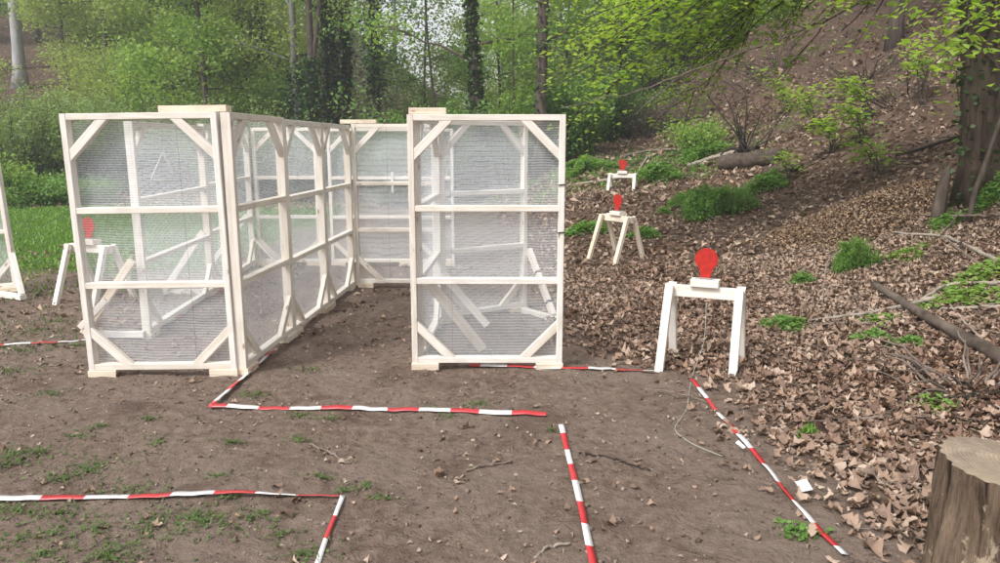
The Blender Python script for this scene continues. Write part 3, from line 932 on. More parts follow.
# white cards and scraps
def card(label, px, py, w, h, rz, tilt):
    p = hit(px, py, .05)
    g = [(-w / 2, -h / 2, 0), (w / 2, -h / 2, 0), (w / 2, h / 2, .012), (-w / 2, h / 2, .006)]
    V = [(x, y, z) for x, y, z in g] + [(x, y, z - .0025) for x, y, z in g]
    me = bpy.data.meshes.new('paper_tag')
    me.from_pydata(V, [], [(0, 1, 2, 3), (7, 6, 5, 4), (0, 4, 5, 1), (1, 5, 6, 2), (2, 6, 7, 3), (3, 7, 4, 0)])
    o = link('paper_tag', me, M['paper']); o.location = p; o.rotation_euler = (tilt, .1, rz)
    tag(o, label, 'paper tag')
card('white paper tag beside the tape at the leaf edge, near the stump', 803, 496, .075, .055, .5, .5)
card('small crumpled white scrap beside the tape, higher up the leaf edge', 740, 454, .035, .05, .9, .3)

# ------------------------------------------------------------------ stump
def stump():
    p = Vector((1.845, 2.55, 0)); p.z = tz(p.x, p.y)
    r = empty('tree_stump', p); tag(r, 'sawn tree stump with weathered sides in the bottom right corner', 'stump')
    n, rows = 64, 22
    h = .485
    V = []
    for j in range(rows):
        f = j / (rows - 1); z = -.05 + (h + .05) * f
        for i in range(n):
            a = i / n * 2 * math.pi
            rad = .205 * (1 + .05 * math.sin(2 * a + .6) + .035 * math.sin(3 * a + 1)) + .045 * math.exp(-max(0, z) / .12) * (.7 + .5 * math.sin(4 * a + .8) + .2 * math.sin(7 * a))
            rad += .006 * math.sin(23 * a + 2 * math.sin(6 * f)) + .004 * math.sin(41 * a + 3 * f) + random.uniform(-.0015, .0015) - .012 * max(0, math.sin(9 * a + 1.3 * math.sin(2.5 * f + a))) ** 8 + .006 * math.sin(3 * a + 9 * f)
            zz = z + (.018 * math.cos(a - 2.2) if j == rows - 1 else 0) * 1
            V.append((rad * math.cos(a), rad * math.sin(a), zz))
    F = [(j * n + i, j * n + (i + 1) % n, (j + 1) * n + (i + 1) % n, (j + 1) * n + i) for j in range(rows - 1) for i in range(n)]
    mesh_np('bark', V, F, M['stump'], r, True)
    top = V[-n:]
    Vt = list(top); Ft = []
    rings = [.97, .8, .6, .4, .2, .04]
    for k, s in enumerate(rings):
        for x, y, z in top: Vt.append((x * s, y * s, z + .004 + random.uniform(-.002, .002) - .004 * s))
    for k in range(len(rings)):
        for i in range(n):
            Ft.append((k * n + i, k * n + (i + 1) % n, (k + 1) * n + (i + 1) % n, (k + 1) * n + i))
    mesh_np('cut_face', Vt, Ft, M['cut'], r, True)
stump()

# ------------------------------------------------------------------ branches and logs on the ground
def ground_branch(name, label, pix, r0, r1, mat='twig', cat='branch', group=None, lift=0.0, side_n=0, n=18, wig=.004, ends=None):
    A = Acc()
    pts = [hit(px, py, lift + (r0 + r1) * .4 + (.02 if tuple(pix[0])[0] > 640 or tuple(pix[0])[1] < 250 else .004)) for px, py in pix]
    if ends:
        for i, dz in ends.items(): pts[i].z += dz
    pp = poly(pts, n, wig)
    A.add(*tube(pp, np.linspace(r0, r1, n) * 1.15, 8, True, .06))
    for _ in range(side_n):
        i = random.randrange(n // 4, n - 2)
        q = pp[i]; L = random.uniform(.15, .4) * np.linalg.norm(pp[-1] - pp[0]) * .6
        d = unit(pp[min(n - 1, i + 1)] - pp[i]) + rng.normal(0, .5, 3); d[2] = abs(d[2]) * .5; d = unit(d)
        q2 = [q + d * L * f + np.array([0, 0, .03 * f]) for f in (0, .35, .7, 1)]
        A.add(*tube(poly(q2, 7, .004), np.linspace(r1 * .8, r1 * .3, 7), 5))
    o = A.obj(name, M[mat], None, True)
    return tag(o, label, cat, group)
GB = 'fallen branches on the right bank'
ground_branch('fallen_log', 'dark fallen log slanting down to the right edge above the stump', [(874, 290), (910, 313), (950, 336), (1012, 372)], .030, .050, 'log', 'log')
for lab, pix, r0, r1, m_, sn in [
    ('long pale dry branch crossing behind the dark fallen log', [(810, 324), (860, 318), (895, 311), (937, 301)], .010, .020, 'twig_pale', 2),
    ('pale curved branch rising to the right edge from the log', [(921, 304), (938, 292), (953, 287), (1003, 286)], .014, .018, 'twig_pale', 1),
    ('long pale branch lying below the broken stake stump', [(866, 231), (909, 237), (944, 238), (970, 250), (1003, 267)], .010, .020, 'twig_pale', 2),
    ('thin branch forking down from the long pale branch below the stake', [(944, 240), (966, 258), (992, 276)], .012, .012, 'twig', 0),
    ('thin straight branch lying across the foot of the stake stump', [(884, 211), (930, 218), (1003, 218)], .008, .012, 'twig', 1),
    ('short thin branch on dead leaves left of the dark log', [(813, 328), (840, 326), (868, 326)], .010, .010, 'twig', 0),
    ('thin pale twig dropping over the dark log near the right edge', [(944, 302), (969, 330), (984, 345)], .008, .007, 'twig_pale', 0),
    ('pale branch lying parallel above the dark log at right', [(940, 312), (970, 311), (1003, 310)], .010, .012, 'twig_pale', 1),
    ('dark stick pointing to the big right trunk on the bank', [(896, 158), (930, 148), (966, 137)], .020, .028, 'bark_dark', 0),
    ('thin dark sticks on leaf litter left of the stump', [(850, 425), (890, 420), (935, 421)], .008, .006, 'twig', 3),
    ('dark twig heap on leaf litter above the stump', [(905, 404), (950, 402), (1003, 396)], .009, .007, 'bark_dark', 4),
    ('pale fallen stem behind the far red target', [(558, 189), (606, 182), (636, 178)], .025, .035, 'twig_pale', 1),
    ('crooked bare stick standing beside the far red target', [(637, 176), (641, 168), (648, 157)], .025, .018, 'twig_pale', 0),
    ('pale slender log left of the far brown log', [(688, 168), (712, 160), (737, 154)], .040, .050, 'twig_pale', 0),
    ('grey branch pile behind the far red target', [(622, 158), (650, 152), (690, 150)], .035, .03, 'twig', 5),
    ('dark curved branch on the slope far behind the right booth', [(566, 143), (585, 139), (600, 130)], .07, .04, 'bark_dark', 2),
    ('thin twig on bare soil right of the middle tape', [(585, 455), (620, 462), (650, 472)], .006, .004, 'bark_dark', 0),
    ('thin twig on bare soil left of the middle tape', [(466, 472), (490, 466), (512, 463)], .006, .004, 'twig', 1),
    ('curved pale twig on bare soil at the bottom beside the middle tape', [(535, 560), (548, 548), (570, 545)], .006, .005, 'twig_pale', 0),
    ('thin twig on the soil below the right booth', [(655, 393), (690, 400), (705, 404)], .005, .004, 'twig', 0),
    ('dark twig on soil right of the bottom left tape corner', [(310, 446), (335, 456), (350, 465)], .007, .005, 'twig', 1),
    ('slim mossy stick on the slope above the far red target', [(655, 128), (680, 122), (706, 118)], .035, .03, 'bark_dark', 1)]:
    ground_branch('fallen_branch', lab, pix, r0, r1, m_, 'branch', GB, 0, sn)
ground_branch('fallen_log', 'thick brown far log lying beside the bare stems on the bank', [(722, 170), (745, 167), (777, 163)], .15, .15, 'log', 'log', n=10)
ground_branch('fallen_log', 'short dark rotten log beside the green nettle mound', [(765, 178), (785, 172), (800, 171)], .09, .07, 'log', 'log', n=10)
# hooped twig rising from the leaves
o = ground_branch('bent_twig', 'thin bare twig bent upward from the leaves beside the small plants', [(822, 306), (822, 306), (823, 306), (838, 300)], .006, .004, 'twig_pale', 'twig', None, 0, 0, 14, .002, {1: .22, 2: .42, 3: .48})
# broken stake
pst = hit(937, 219)
A = Acc()
A.add(*tube([pst + Vector((0, 0, -.1)), pst + Vector((.005, 0, .15)), pst + Vector((.02, 0, .35)), pst + Vector((.05, 0, .5)), pst + Vector((.075, .0, .62))], [.085, .075, .068, .05, .015], 9, True, .1))
tag(A.obj('broken_stake', M['bark'], None), 'broken brown sapling stump standing upright on the bank', 'stump')
psa = hit(968, 222)
A = Acc()
A.add(*tube(poly([psa + Vector((-.03, 0, -.1)), psa + Vector((.06, 0, .3)), psa + Vector((.18, .05, .8)), psa + Vector((.30, 0, 1.3)), psa + Vector((.30, .1, 2.2)), psa + Vector((.4, .1, 3.4))], 16, .01), np.linspace(.034, .014, 16), 7, True, .08))
tag(A.obj('bare_sapling', M['bark'], None), 'crooked bare sapling stem growing in front of the big right trunk', 'sapling')

# ------------------------------------------------------------------ trees
def branchy(base, h, r, lean, nb, f0, blen, elev, sub=4, wob_=.12, droop=0.0, side=None):
    """trunk tubes, twig tubes and leaf centres of one tree"""
    T = Acc(); tw = []
    n = 14
    zz = np.linspace(0, 1, n)
    ph = rng.uniform(0, 6.28, 2)
    px_ = base.x + lean[0] * zz * h + wob_ * np.sin(zz * 5 + ph[0]) * zz * 1.2
    py_ = base.y + lean[1] * zz * h + wob_ * np.sin(zz * 4 + ph[1]) * zz * 1.2
    trunk = np.stack([px_, py_, base.z - .25 + zz * (h + .25)], 1)
    rad = r * (1 - .72 * zz) * (1 + .55 * np.exp(-zz * h / .5))
    T.add(*tube(trunk, rad, 10, True, .05))
    B = Acc(); leaves = []
    for b in range(nb):
        f = f0 + (1 - f0) * (b + rng.uniform(0, 1)) / nb
        i = f * (n - 1); i0 = min(n - 2, int(i)); q = trunk[i0] + (trunk[i0 + 1] - trunk[i0]) * (i - i0)
        az = rng.uniform(0, 6.28) if side is None else rng.normal(side, .7)
        L = blen * rng.uniform(.6, 1.2) * (1.1 - .6 * f)
        el = R(elev + rng.normal(0, 12))
        d = np.array([math.cos(az) * math.cos(el), math.sin(az) * math.cos(el), math.sin(el)])
        seg = 7; s = np.linspace(0, 1, seg)
        br = q + d * (s * L)[:, None]
        br[:, 2] -= droop * L * s ** 2
        br += rng.normal(0, .04 * L * .5, (seg, 3)) * s[:, None]
        r0 = max(.012, r * (1 - .7 * f) * .38)
        B.add(*tube(br, np.linspace(r0, .006, seg), 6))
        for k in range(sub):
            j = rng.uniform(.3, 1) * (seg - 1); j0 = min(seg - 2, int(j)); q2 = br[j0] + (br[j0 + 1] - br[j0]) * (j - j0)
            d2 = unit(d + rng.normal(0, .65, 3) * np.array([1, 1, .5])); L2 = L * rng.uniform(.25, .5)
            s2 = np.linspace(0, 1, 5)
            sb = q2 + d2 * (s2 * L2)[:, None]
            sb[:, 2] -= droop * L2 * s2 ** 2 * 1.2
            B.add(*tube(sb, np.linspace(r0 * .4, .004, 5), 4, False))
            leaves.append(sb[1:]); leaves.append((sb[1:] + sb[:-1]) / 2)
        leaves.append(br[3:])
    return T, B, (np.concatenate(leaves) if leaves else np.zeros((0, 3))), trunk, rad

def fluff(pts, n, sx, sz):
    i = rng.integers(0, len(pts), n)
    return pts[i] + rng.normal(0, 1, (n, 3)) * np.array([sx, sx, sz])

def ivy_on(root, trunk, rad, f1, n, size=.1, thick=.12, mat='ivy'):
    m = len(trunk)
    f = rng.uniform(0, f1, n) ** .9 * (m - 1) * 1
    i0 = np.minimum(m - 2, f.astype(int)); fr = (f - i0)[:, None]
    c = trunk[i0] * (1 - fr) + trunk[i0 + 1] * fr
    a = rng.uniform(0, 6.28, n)
    rr = rad[i0] + np.abs(rng.normal(0, thick, n)) * (.6 + .6 * np.sin(f * 2.3) ** 2)
    c = c + np.stack([np.cos(a) * rr, np.sin(a) * rr, rng.normal(0, .1, n)], 1)
    V, F = leaf_quads(c, size, .25, .85)
    mesh_np('ivy', V, F, M[mat], root)

TREES = 'trees of the wood behind the range'
def tree(label, px, base_py_or_y, dist, r, h=11, lean=(0, 0), bark='bark', leaf='spring', nb=16, f0=.12, blen=3.4, elev=15, nl=9000, ls=.12, ivy=0, ivyf=.7, ivyt=.13, name='broadleaf_tree', sx=.36, sz=.27, droop=.1, sub=4, gp=TREES):
    d = ray(px, 100)
    t_ = dist / d.y
    x = d.x * t_
    base = Vector((x, dist, tz(x, dist)))
    root = empty(name, base); tag(root, label, 'tree', gp)
    T, B, lv, trunk, rad = branchy(base, h, r, lean, nb, f0, blen, elev, sub, droop=droop)
    off = -np.array(base)
    if nb: T.add(*B.get())
    V, F = T.get(); mesh_np('trunk', V + off, F, M[bark], root, True)
    if nb:
        if nl:
            # leaves high above the view are thinned to let sky light down
            cc = fluff(lv, int(nl * (1.5 if nl > 6500 else 1.0)), sx, sz)
            cc = cc[(cc[:, 2] < 9.0 + base.z * .5) | (rng.uniform(0, 1, len(cc)) < .3)]
            V, F = leaf_quads(cc, ls * 1.1, .2, .65); mesh_np('crown', V + off, F, M[leaf], root)
    if 'forked' in label and 'stem leaning' in label:
        z_ = np.linspace(0, 1, 10); b_ = trunk[4]
        Vf, Ff = tube(np.stack([b_[0] + .9 * z_, b_[1] + 0 * z_, b_[2] + 6 * z_], 1) + off, .09 * (1 - .6 * z_), 8); mesh_np('forked_stem', Vf, Ff, M[bark], root, True)
    if ivy:
        ivy_on(root, trunk + off, rad, ivyf, ivy, .11, ivyt)
    return root

tree('tall pale grey bare trunk on the left hillside, with leaves high up', 22, 0, 34, .27, 13, (.03, 0), 'bark_pale', 'spring', 8, .55, 4, 20, 5000, .13)
tree('slim dark trunk left of its close twin, in yellow green leaves', 157, 0, 34, .16, 12, (.0, 0), 'bark', 'spring2', 15, .10, 3.2, 15, 9000)
tree('slim dark trunk right of its close twin, in bright green leaves', 166, 0, 33, .17, 12, (.005, 0), 'bark', 'spring', 16, .12, 3.2, 10, 9000)
tree('thin pale trunk between the dark twins and the forked ivy tree', 174, 0, 36, .11, 11, (-.01, 0), 'bark_grey', 'spring2', 12, .15, 2.8, 10, 6000)
tree('dark ivy covered tree leaning right, left of the round shrub', 190, 0, 29, .15, 9, (.10, 0), 'bark_dark', 'ivy', 10, .22, 1.9, 30, 5000, .12, 2600, .8, .2)
tree('light leafy tree with bright green boughs above the ivy tree', 205, 0, 26, .12, 11, (.0, .02), 'bark', 'spring', 18, .22, 3.0, 5, 11000, .13)
tree('slender ivy clad trunk left of its taller neighbour', 246, 0, 31, .13, 9, (.015, 0), 'bark_dark', 'spring2', 12, .18, 2.6, 20, 7000, .11, 3000, .85, .14)
tree('tall ivy column tree right of the slender ivy trunk', 264, 0, 30, .17, 12, (.0, 0), 'bark_dark', 'spring2', 12, .18, 2.6, 25, 7000, .11, 4600, .8, .2)
tree('grey trunk with ivy at its foot, left of the forked trunk', 299, 0, 25, .16, 12, (-.01, 0), 'bark_grey', 'spring2', 10, .3, 2.8, 35, 4200, .11, 2200, .3, .2)
tree('forked dark trunk with ivy foot and a stem leaning right', 312, 0, 24.5, .15, 12, (-.005, 0), 'bark', 'spring2', 9, .3, 2.8, 50, 3500, .11, 2600, .33, .16)
tree('thickest ivy trunk, left one of the pair beside the white sky gap', 332, 0, 25, .24, 13, (.0, 0), 'bark_dark', 'green', 9, .15, 2.0, 10, 1500, .12, 4600, .9, .10)
tree('ivy trunk at right of the pair, edging the white sky gap', 347, 0, 25.5, .18, 13, (-.005, 0), 'bark_dark', 'green', 9, .15, 2.0, 10, 1500, .12, 3400, .9, .08)
tree('bushy ivy column tree standing between two white sky gaps', 376, 0, 29, .19, 12, (-.01, 0), 'bark_dark', 'green', 13, .16, 1.7, 5, 4200, .12, 6500, .9, .26)
tree('thin bare grey trunk alone against the white sky', 398, 0, 36, .12, 12, (-.015, 0), 'bark_grey', 'green', 8, .25, 2.4, 20, 1500, .11)
tree('thin leaning sapling with sparse leaves left of the ivied trunk', 440, 0, 27, .06, 9, (-.06, 0), 'bark', 'green', 14, .12, 2.2, 30, 2600, .11)
tree('slight upright sapling with sparse leaves against white sky', 424, 0, 30, .06, 10, (.01, 0), 'bark', 'green', 14, .12, 2.0, 30, 2400, .11)
tree('dark ivied trunk leaning slightly left, above the right booth', 481, 0, 21, .18, 11, (-.035, 0), 'bark', 'spring', 9, .28, 3.2, 20, 3800, .11, 4200, .9, .05)
tree('straight brown trunk rising above the right booth', 541, 0, 20, .185, 12, (-.004, 0), 'bark', 'spring', 8, .26, 3.0, 15, 3800, .11, 700, .9, .05)
tree('thin sapling in fresh leaves between the two trunks above the right booth', 512, 0, 25, .05, 9, (.02, 0), 'bark', 'spring', 16, .1, 2.4, 25, 5000, .11)
tree('leafy tree with thin leaning stems right of the brown trunk', 580, 0, 30, .09, 9, (-.06, 0), 'bark_dark', 'green', 18, .08, 3.0, 15, 9000, .12)
tree('tall yellow green tree standing behind the brown trunk', 500, 0, 36, .14, 12, (0, 0), 'bark_grey', 'spring', 16, .1, 3.4, 15, 7000, .12)
tree('dense green tree on the ridge above the far red target', 640, 0, 30, .13, 9, (-.03, 0), 'bark_dark', 'green', 18, .08, 3.2, 10, 11000, .12)
tree('bright leafy tree on the ridge left of the dark holly', 715, 0, 30, .13, 9, (-.05, 0), 'bark_dark', 'spring', 18, .08, 3.4, 5, 11000, .12)
tree('dark evergreen holly on the ridge top', 785, 0, 33, .10, 6, (0, 0), 'bark_dark', 'ivy', 18, .08, 1.5, 10, 8000, .11)
tree('yellow leafy tree with hanging boughs on the left hill', 110, 0, 31, .12, 10, (.0, 0), 'bark', 'spring2', 20, .06, 3.6, 5, 12000, .12)
tree('fresh green tree behind the pale grey trunk at far left', 45, 0, 43, .14, 11, (.0, 0), 'bark', 'spring', 18, .08, 4.0, 10, 11000, .14)
tree('mid green tree at the left edge behind the shrubs', -75, 0, 42, .14, 11, (.02, 0), 'bark', 'green', 18, .08, 3.6, 10, 10000, .13)
tree('olive green tree on the left hill, right of the yellow one', 140, 0, 40, .13, 12, (0, 0), 'bark', 'spring2', 18, .06, 3.8, 10, 12000, .13)
tree('thin pale green tree behind the forked trunk', 285, 0, 38, .11, 12, (0, 0), 'bark_grey', 'spring2', 16, .08, 3.0, 15, 7000, .12)
tree('bare dark trunk standing on the steep bank at right', 889, 0, 19, .17, 12, (.0, 0), 'bark', 'spring', 16, .42, 5.0, 5, 9000, .14)  # crown out of view, widened to shade the bank
tree('stout old trunk high on the bank beside the right tree', 943, 0, 22, .30, 13, (.03, 0), 'bark_dark', 'spring', 16, .4, 5.0, 5, 9000, .14)  # broad unseen crown, shaped to keep sky light off the bank


# trees massed behind, alike: copied from three built ones
def copy_tree(o, loc, rz, sc, label, gp):
    c = o.copy(); COL.objects.link(c); c.location = loc; c.rotation_euler = (0, 0, rz); c.scale = (sc, sc, sc)
    c['label'] = label; c['group'] = gp
    for ch in list(o.children):
        k = ch.copy(); COL.objects.link(k); k.parent = c
    return c
def spot(px, dist):
    x = ray(px, 100).x * dist / ray(px, 100).y
    return Vector((x, dist, tz(x, dist)))
GL, GC, GR = 'leafy trees massed on the left hillside', 'leafy trees massed behind the ivy trunks', 'leafy trees massed on the ridge above the bank'
LL = 'one of the leafy trees massed on the left hillside behind the shrubs'
LC = 'one of the leafy trees massed at the centre behind the ivy trunks'
LR = 'one of the leafy trees massed on the ridge above the leaf covered bank'
protos = [tree(LL, 70, 0, 33, .10, 9, (0, 0), 'bark', 'spring2', 20, .05, 3.0, 12, 9000, .12, gp=GL),
          tree(LL, 105, 0, 42, .09, 8, (0, 0), 'bark', 'shrub', 20, .05, 2.8, 12, 9000, .12, gp=GL),
          tree(LL, 215, 0, 35, .10, 10, (0, 0), 'bark_dark', 'spring', 20, .05, 3.0, 12, 9000, .12, gp=GL)]
for i, (px, dist) in enumerate([(-110, 34), (115, 39), (180, 40), (240, 41), (10, 50), (90, 46), (150, 48), (210, 48), (265, 42)]):
    copy_tree(protos[(i + 1) % 3], spot(px, dist), rng.uniform(0, 6.28), rng.uniform(.8, 1.1), LL, GL)
for i, (px, dist) in enumerate([(470, 33), (500, 29), (530, 40), (560, 34)]):
    copy_tree(protos[(i * 2) % 3], spot(px, dist), rng.uniform(0, 6.28), rng.uniform(.7, 1.0) * (.55 if 380 < px < 460 else 1), LC, GC)
for i, (px, dist) in enumerate([(600, 34), (620, 27), (660, 36), (690, 33), (740, 38), (770, 37), (565, 27), (720, 44), (800, 44), (860, 46)]):
    copy_tree(protos[(i + 1) % 3], spot(px, dist), rng.uniform(0, 6.28), rng.uniform(.6, .9), LR, GR)

# big tree at the right edge with low boughs over the range
bb = hit(994, 187)
bb = Vector((bb.x + .06, bb.y + .15, 0)); bb.z = tz(bb.x, bb.y)
root = empty('broadleaf_tree', bb)
tag(root, 'big rough barked tree at the right edge with low leafy boughs', 'tree', TREES)
off = -np.array(bb)
hh = 8.0
zz = np.linspace(0, 1, 16)
trunk = np.stack([bb.x - 1.1 * zz, bb.y + 0 * zz, bb.z - .3 + zz * hh], 1)
rad = .27 * (1 - .45 * zz) * (1 + .55 * np.exp(-zz * hh / .35))
TK = Acc(); TK.add(*tube(trunk + off, rad, 22, True, .07))
# ivy stems climbing the trunk
A = Acc()
for a0 in (-.9,):
    a = a0 + .25 * np.sin(zz * 9 + a0)
    s_ = np.stack([trunk[:, 0] + (rad + .02) * np.cos(a), trunk[:, 1] + (rad + .02) * np.sin(a), trunk[:, 2] + .1], 1) + off
    A.add(*tube(s_, np.linspace(.035, .02, 16), 6))
A.obj('ivy_stem', M['twig'], root)
ivy_on(root, trunk + off, rad, .5, 900, .07, .04)
B = Acc(); lv = []
def bough(p0, p1, sag, r0, nsub, Ls):
    s = np.linspace(0, 1, 12)[:, None]
    p0 = np.array(p0, float); p1 = np.array(p1, float)
    br = p0 + (p1 - p0) * s + np.array([0, 0, 1.0]) * (sag * 4 * s * (1 - s)) + rng.normal(0, .04, (12, 3)) * s
    B.add(*tube(br, np.linspace(r0, .006, 12), 6))
    d = unit(p1 - p0)
    for k in range(nsub):
        j = rng.uniform(3, 11); j0 = min(10, int(j)); q = br[j0] + (br[j0 + 1] - br[j0]) * (j - j0)
        sd = np.cross(d, [0, 0, 1.0]) * rng.choice([-1, 1])
        d2 = unit(d * .7 + sd * rng.uniform(.4, 1) + np.array([0, 0, rng.normal(-.05, .15)])); L2 = Ls * rng.uniform(.4, 1.1)
        sb = q + d2 * np.linspace(0, L2, 6)[:, None]; sb[:, 2] -= .12 * L2 * np.linspace(0, 1, 6) ** 2
        B.add(*tube(sb, np.linspace(.008, .003, 6), 4, False)); lv.append(sb[1:]); lv.append((sb[1:] + sb[:-1]) / 2)
for tgt, dep in (((605, 60), 11.0), ((610, 95), 10.5), ((640, 30), 10.0), ((660, 75), 11.5), ((700, 20), 10.5), ((690, 60), 12.0), ((730, 35), 11.2), ((590, 15), 12), ((745, 5), 10), ((650, 5), 11), ((720, 55), 11), ((670, 45), 10.5), ((625, 10), 10.5), ((600, 35), 11.5), ((690, 95), 11.5), ((575, 45), 12)):
    e = at(tgt[0], tgt[1], dep)
    src = np.array([bb.x - .1, bb.y, bb.z + rng.uniform(3.4, 5.0)])
    bough(src, e, .35, .016, 24, 1.2)
lvn = np.concatenate(lv)
lv = []
for tgt, dep in (((800, 12), 10.0), ((770, -5), 9.5), ((840, 35), 10.0), ((880, 8), 9.0), ((935, 25), 7.6), ((985, 18), 7.0), ((960, 55), 7.3), ((910, -5), 8), ((850, -10), 9), ((800, 60), 10.5)):
    e = at(tgt[0], tgt[1], dep)
    bough(np.array([bb.x - .1, bb.y, bb.z + rng.uniform(3.0, 4.6)]), e, .25, .022, 9, .8)
V, F = leaf_quads(fluff(np.concatenate(lv), 2200, .12, .06), .10, .5, .65); mesh_np('crown', V + off, F, M['bright'], root)
V, F = leaf_quads(fluff(lvn, 10500, .13, .06), .10, .6, .62); mesh_np('crown', V + off, F, M['bright'], root)
V, F = B.get(); TK.add(V + off, F); TK.obj('trunk', M['bark_old'], root)
# long pale hanging branch
A = Acc()
pp = poly([at(880, -8, 10.6), at(822, 22, 10.3), at(760, 46, 9.9), at(700, 69, 9.5), at(640, 91, 9.2), at(560, 108, 8.9)], 26, .012)
A.add(*tube(pp, np.linspace(.015, .005, 26), 6))
for i in (6, 10, 14, 17):
    d = np.array([-.6, -.1, -.75]) + rng.normal(0, .25, 3)
    q = [pp[i] + d * f for f in (0, .3, .6, .95)]
    A.add(*tube(poly(q, 7, .015), np.linspace(.007, .003, 7), 5))
A.add(*tube(poly([pp[8], pp[8] + np.array([-.25, 0, -.55]), pp[8] + np.array([-.15, 0, -.9]), pp[8] + np.array([-.1, 0, -1.4])], 9, .01), np.linspace(.010, .004, 9), 5))
o = A.obj('hanging_branch', M['twig'], None)
tag(o, 'long bare grey branch slanting across the front of the right bank', 'branch')

# ------------------------------------------------------------------ shrubs
SH = 'shrubs along the edge of the wood'
def shrub(label, px, dist, w, h, nst=60, nl=9000, ls=.075, mat='shrub', bark='bark', name='shrub', sx=.13, zoff=0, cat='shrub', gp=SH, lo=.15):
    d = ray(px, 100); x = d.x * dist / d.y
    base = Vector((x, dist, tz(x, dist) + zoff))
    root = empty(name, base); tag(root, label, cat, gp)
    S = Acc(); lv = []
    for _ in range(nst):
        a = rng.uniform(0, 6.28); rr = rng.uniform(0, .3) * w
        p0 = np.array([rr * math.cos(a), rr * math.sin(a), -.1])
        out_ = rng.uniform(.1, 1) ** .7 * w * .75; hh_ = h * rng.uniform(.55, 1.08) * (1 - .35 * (out_ / w) ** 2)
        s = np.linspace(0, 1, 8)
        st_ = np.stack([p0[0] + math.cos(a) * out_ * s ** 1.4, p0[1] + math.sin(a) * out_ * s ** 1.4, p0[2] + hh_ * (s - .12 * s ** 3)], 1) + rng.normal(0, .03 * w, (8, 3)) * s[:, None]
        S.add(*tube(st_, np.linspace(.02, .004, 8), 4, False))
        k = max(1, int(lo * 8)); lv.append(st_[k:]); lv.append((st_[k:-1] + st_[k + 1:]) / 2)
    S.obj('stems', M[bark], root)
    V, F = leaf_quads(fluff(np.concatenate(lv), int(nl * 1.3), sx, sx * .8), ls, .3, .6); mesh_np('foliage', V, F, M[mat], root)
    return root
shrub('large soft green shrub at the far left behind the lawn', 15, 22.5, 2.8, 3.3, 110, 18000, .085)
shrub('grey green shrub left of the left booth, behind the lawn', 75, 23, 2.5, 3.2, 110, 17000, .085)
shrub('dense low shrub hidden behind the left booth top', 125, 23.5, 2.6, 3.0, 100, 16000, .085)
shrub('brushy shrub with brownish stems left of the round shrub', 178, 25, 2.0, 3.0, 80, 6000, .08, 'pale')
shrub('round bright green shrub above the join of the left booth', 235, 21, 2.1, 3.15, 100, 17000, .075)
shrub('smaller green shrub right of the round shrub', 280, 21.5, 1.5, 2.65, 70, 9000, .075)
shrub('light green shrub at the foot of the ivy trunk pair', 318, 22, 1.2, 2.5, 60, 7000, .075)
shrub('pale twiggy shrub between the ivy columns', 362, 26, 1.4, 3.6, 70, 3600, .08, 'pale')
shrub('pale grey bush below the sky gap at the centre', 412, 33, 2.4, 5.2, 90, 8000, .10, 'pale')
shrub('leafy green shrub over the back panel at the centre', 395, 20, 1.6, 2.7, 60, 8500, .10, 'green')
shrub('broad leaved green shrub left of the ivied trunk', 440, 21, 1.7, 3.3, 60, 9000, .11, 'green')
shrub('fresh green undergrowth between the two trunks', 512, 22, 1.6, 3.2, 60, 9000, .11, 'spring')
shrub('green undergrowth right of the brown trunk', 572, 21, 1.5, 2.7, 60, 8000, .11, 'green')
shrub('dark green thicket at the left end of the bare slope', 605, 24, 1.7, 2.6, 60, 8000, .10, 'green')
shrub('low dark nettle hedge along the back of the lawn', 28, 19.6, 1.4, .85, 60, 8000, .08, 'nettle', lo=.1)
shrub('low dark nettle hedge beside the left booth', 66, 19.9, 1.3, .8, 60, 7000, .08, 'nettle', lo=.1)
shrub('dry brown brush on the slope beneath the bright boughs', 645, 24, 1.6, 1.6, 90, 1200, .08, 'pale', 'twig')
shrub('bright low bush on the slope under the long grey branch', 700, 19, 1.0, 1.1, 40, 2600, .08, 'spring')
shrub('yellow green shrub at the far left edge', 3, 19.2, .9, 1.5, 40, 2600, .09, 'spring')
GB2 = 'fresh green bushes massed on the left hillside'
LB2 = 'one of the fresh green bushes massed on the left hillside behind the grey green shrubs'
bp = [shrub(LB2, 158, 27, 2.3, 4.0, 60, 9000, .11, 'spring', gp=GB2, name='bush', cat='bush', sx=.25), shrub(LB2, 130, 28, 2.3, 4.2, 60, 9000, .11, 'spring2', gp=GB2, name='bush', cat='bush', sx=.25)]
for i, (px, dist) in enumerate([(-85, 29), (112, 30), (160, 31), (205, 29), (255, 30), (110, 34), (140, 36), (185, 36), (235, 35), (150, 41), (280, 33), (220, 41), (115, 42)]):
    copy_tree(bp[i % 2], spot(px, dist), rng.uniform(0, 6.28), rng.uniform(.8, 1.25), LB2, GB2)
# bare stem fan on the bank
pq = hit(745, 157)
root = empty('bare_shrub', pq); tag(root, 'fan of bare dark stems rising beside the far brown log', 'bare shrub')
A = Acc()
for i in range(16):
    a = rng.normal(.25, .6); L = rng.uniform(.5, 1.7)
    q = [(0 + rng.normal(0, .2), rng.normal(0, .15), -.1), (math.sin(a) * L * .35, 0, L * .4), (math.sin(a) * L * .8 + rng.normal(0, .1), rng.normal(0, .2), L * .8), (math.sin(a) * L * 1.1, rng.normal(0, .2), L * rng.uniform(.9, 1.1))]
    A.add(*tube(poly(q, 9, .015), np.linspace(.026, .006, 9), 5))
for i in range(8):
    a = rng.uniform(0, 6.28); L = rng.uniform(.3, .8)
    A.add(*tube(poly([(0, 0, .05), (math.cos(a) * L * .5, math.sin(a) * L * .5, .25), (math.cos(a) * L, math.sin(a) * L, .05)], 7, .02), np.linspace(.05, .02, 7), 5))
A.obj('stems', M['bark_dark'], root)

